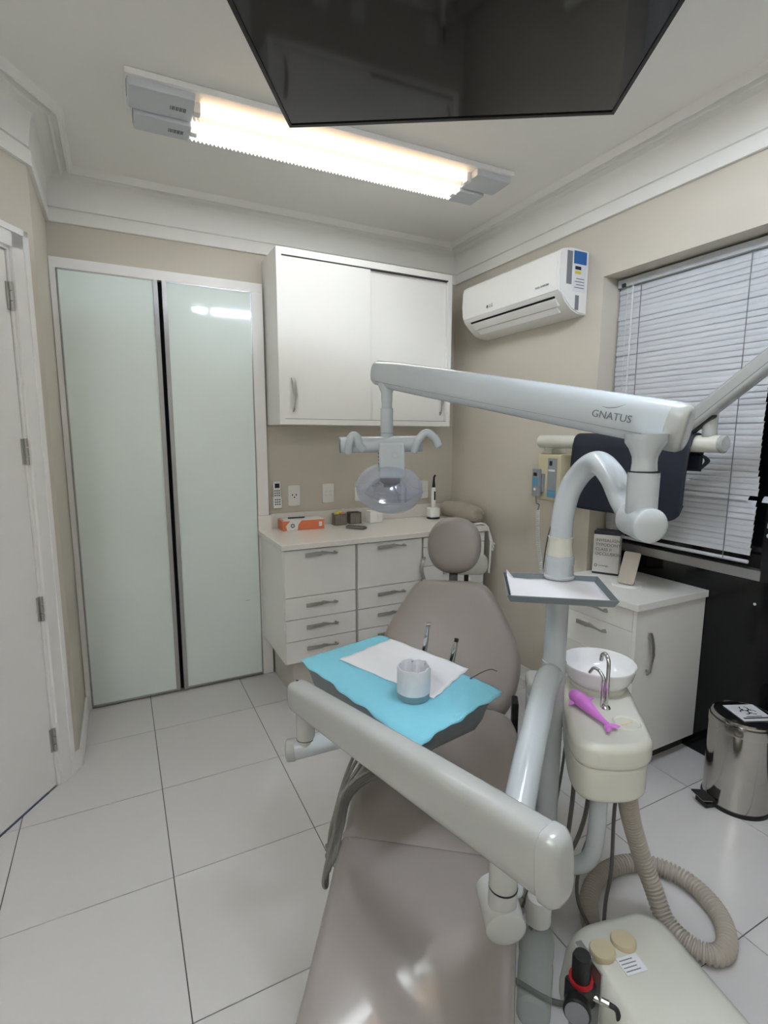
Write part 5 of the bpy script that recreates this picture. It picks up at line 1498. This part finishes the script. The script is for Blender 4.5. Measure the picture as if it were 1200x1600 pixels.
# ------------------------------------------------------------------ JUNCTION BOX on the floor
JM = Matrix.Translation((1.10, 0.665, 0)) @ Matrix.Rotation(R(-12), 4, 'Z')
jb = thing('junction_box', 'cream floor junction box with two round caps', 'junction box', (1.10, 0.665, 0), R(-12))
bm = NB()
lv = [(0.168, 0.215, 0.0), (0.168, 0.215, 0.02), (0.160, 0.207, 0.10), (0.150, 0.196, 0.145), (0.134, 0.180, 0.172), (0.110, 0.155, 0.186), (0.06, 0.09, 0.190)]
rings = []
for hx, hy_, z_ in lv:
    rr = min(hx, hy_) * 0.5
    rings.append([bm.verts.new(JM @ Vector((x, y, z_))) for x, y in rrect(-hx, -hy_, hx, hy_, rr, 7)])
n = len(rings[0])
for a, b in zip(rings[:-1], rings[1:]):
    for k in range(n): bm.faces.new((a[k], a[(k + 1) % n], b[(k + 1) % n], b[k]))
bm.faces.new(rings[-1]); bm.faces.new(list(reversed(rings[0])))
part('cover', bm, M_CREAM, jb, angle=70)
for wx, wy in ((1.028, 0.775), (1.098, 0.768)):
    part('round_cap', lathe([(0, -0.02), (0.031, -0.02), (0.032, 0.003), (0.032, 0.011), (0.029, 0.015), (0, 0.016)], 30, Matrix.Translation((wx, wy, 0.184)) @ Matrix.Rotation(R(-6), 4, 'X')), M_CREAMDK, jb)
stk = part('sticker', bbox((-0.030, -0.022, 0), (0.030, 0.022, 0.001), 0, JM @ Matrix.Translation((-0.045, 0.045, 0.1905))), M_STICK, jb, smooth=False)
for k in range(4):
    part('sticker_line', bbox((-0.026, 0.012 - k * 0.009, 0.001), (0.012 + 0.004 * (k % 2), 0.0145 - k * 0.009, 0.0014), 0, JM @ Matrix.Translation((-0.045, 0.045, 0.1905))), M_STICKG, stk, smooth=False)
# pressure regulator in front of the box
rg = thing('pressure_regulator', 'black air pressure regulator with red ring and gauge by the junction box', 'regulator', (0.905, 0.735, 0))
RC = Vector((0.905, 0.735, 0))
part('bracket', bbox((-0.004, -0.04, 0), (0.0, 0.045, 0.257), 0, Matrix.Translation(RC + Vector((0.034, 0, 0))) @ Matrix.Rotation(R(-12), 4, 'Z')), M_ALU, rg, smooth=False)
part('bracket_top', bbox((-0.014, 0.0, 0.0), (0.002, 0.045, 0.003), 0, Matrix.Translation(RC + Vector((0.034, 0, 0.256))) @ Matrix.Rotation(R(-12), 4, 'Z')), M_ALU, rg, smooth=False)
part('filter_bowl', lathe([(0, 0.05), (0.012, 0.05), (0.022, 0.07), (0.024, 0.15), (0, 0.15)], 20, Matrix.Translation(RC)), M_PET, rg)
part('drain_stem', lathe([(0, 0), (0.010, 0), (0.006, 0.012), (0.006, 0.055), (0, 0.055)], 14, Matrix.Translation(RC)), M_STEEL, rg)
part('body', bbox((-0.028, -0.026, 0.15), (0.028, 0.026, 0.215), 0.006, Matrix.Translation(RC)), M_DARK, rg)
part('red_ring', lathe([(0, 0.215), (0.028, 0.215), (0.028, 0.223), (0, 0.223)], 26, Matrix.Translation(RC)), M_RED, rg)
part('knob', lathe([(0, 0.223), (0.022, 0.223), (0.0225, 0.275), (0.019, 0.284), (0, 0.285)], 22, Matrix.Translation(RC)), M_DARK, rg)
gd = Vector((-0.75, -0.60, 0.15)).normalized()
gc = RC + Vector((-0.03, -0.02, 0.185))
part('gauge', lathe([(0, 0), (0.030, 0), (0.031, 0.022), (0.028, 0.026), (0, 0.026)], 28, axis_to(gc, gd)), M_DARK, rg)
part('gauge_face', lathe([(0, 0), (0.0265, 0), (0.0265, 0.0008), (0, 0.0008)], 28, axis_to(gc + gd * 0.0262, gd)), M_STICKG, rg)
part('fitting', T_([RC + Vector((0.02, -0.02, 0.18)), RC + Vector((0.04, -0.05, 0.18))], 0.008, seg=12), M_STEEL, rg)
part('air_hose', T_(catmull([RC + Vector((0.04, -0.05, 0.18)), RC + Vector((0.050, -0.066, 0.172)), RC + Vector((0.052, -0.072, 0.12)), RC + Vector((0.045, -0.080, 0.05)), RC + Vector((0.03, -0.12, 0.008))], 6), 0.006, seg=10), M_DARK, rg)

# ------------------------------------------------------------------ water bottle at the chair side
BT = CF(0.262, 0.255, 0.0)
wtb = thing('water_bottle', 'clear plastic water bottle with white cap hanging at the chair side', 'bottle', (BT.x, BT.y, 0.20))
part('bottle', lathe([(0, 0.205), (0.030, 0.205), (0.038, 0.215), (0.038, 0.34), (0.036, 0.36), (0.038, 0.38), (0.037, 0.415), (0.028, 0.448), (0.018, 0.462), (0, 0.462)], 28, Matrix.Translation(BT)), M_PET, wtb)
part('cap', lathe([(0, 0.455), (0.027, 0.455), (0.0275, 0.50), (0.024, 0.512), (0.012, 0.518), (0, 0.519)], 26, Matrix.Translation(BT)), M_CREAMARM, wtb)
part('cap_bracket', T_([BT + Vector((0, 0, 0.50)), CF(0.20, 0.26, 0.385)], 0.008, seg=10), M_CREAMARM, wtb)

# ------------------------------------------------------------------ operator stool behind the headrest
st = thing('operator_stool', 'cream operator stool standing behind the dental chair', 'stool', (1.63, 2.22, 0))
SB = Vector((1.60, 2.25, 0))
part('seat', lathe([(0, 0.50), (0.15, 0.50), (0.168, 0.515), (0.168, 0.545), (0.15, 0.565), (0, 0.572)], 32, Matrix.Translation(SB)), M_CREAM, st)
part('gas_lift', T_([SB + Vector((0, 0, 0.07)), SB + Vector((0, 0, 0.50))], 0.025, seg=14), M_DARK, st)
for k in range(5):
    a = 2 * PI * k / 5 + 0.3
    e = SB + Vector((0.22 * math.cos(a), 0.22 * math.sin(a), 0.055))
    lg = part('leg', T_([SB + Vector((0, 0, 0.085)), e], [0.022, 0.014], seg=10), M_ALU, st)
    part('castor', T_([e + Vector((-0.012 * math.sin(a), 0.012 * math.cos(a), -0.030)), e + Vector((0.012 * math.sin(a), -0.012 * math.cos(a), -0.030))], 0.025, seg=14), M_DARK, lg)
Ms_ = frame((1.565, 2.115, 0.845), (0.87, -0.49, 0), (0, 0, 1))
part('backrest', cushion(rrect(-0.10, -0.055, 0.10, 0.060, 0.045), 0.045, 0.018, Ms_, dome=0.006), M_CREAM, st)
part('back_stem', T_(catmull([SB + Vector((0, 0, 0.50)), Vector((1.59, 2.17, 0.52)), Vector((1.575, 2.145, 0.65)), Vector((1.57, 2.140, 0.84))], 5), 0.012, seg=10), M_DARK, st)
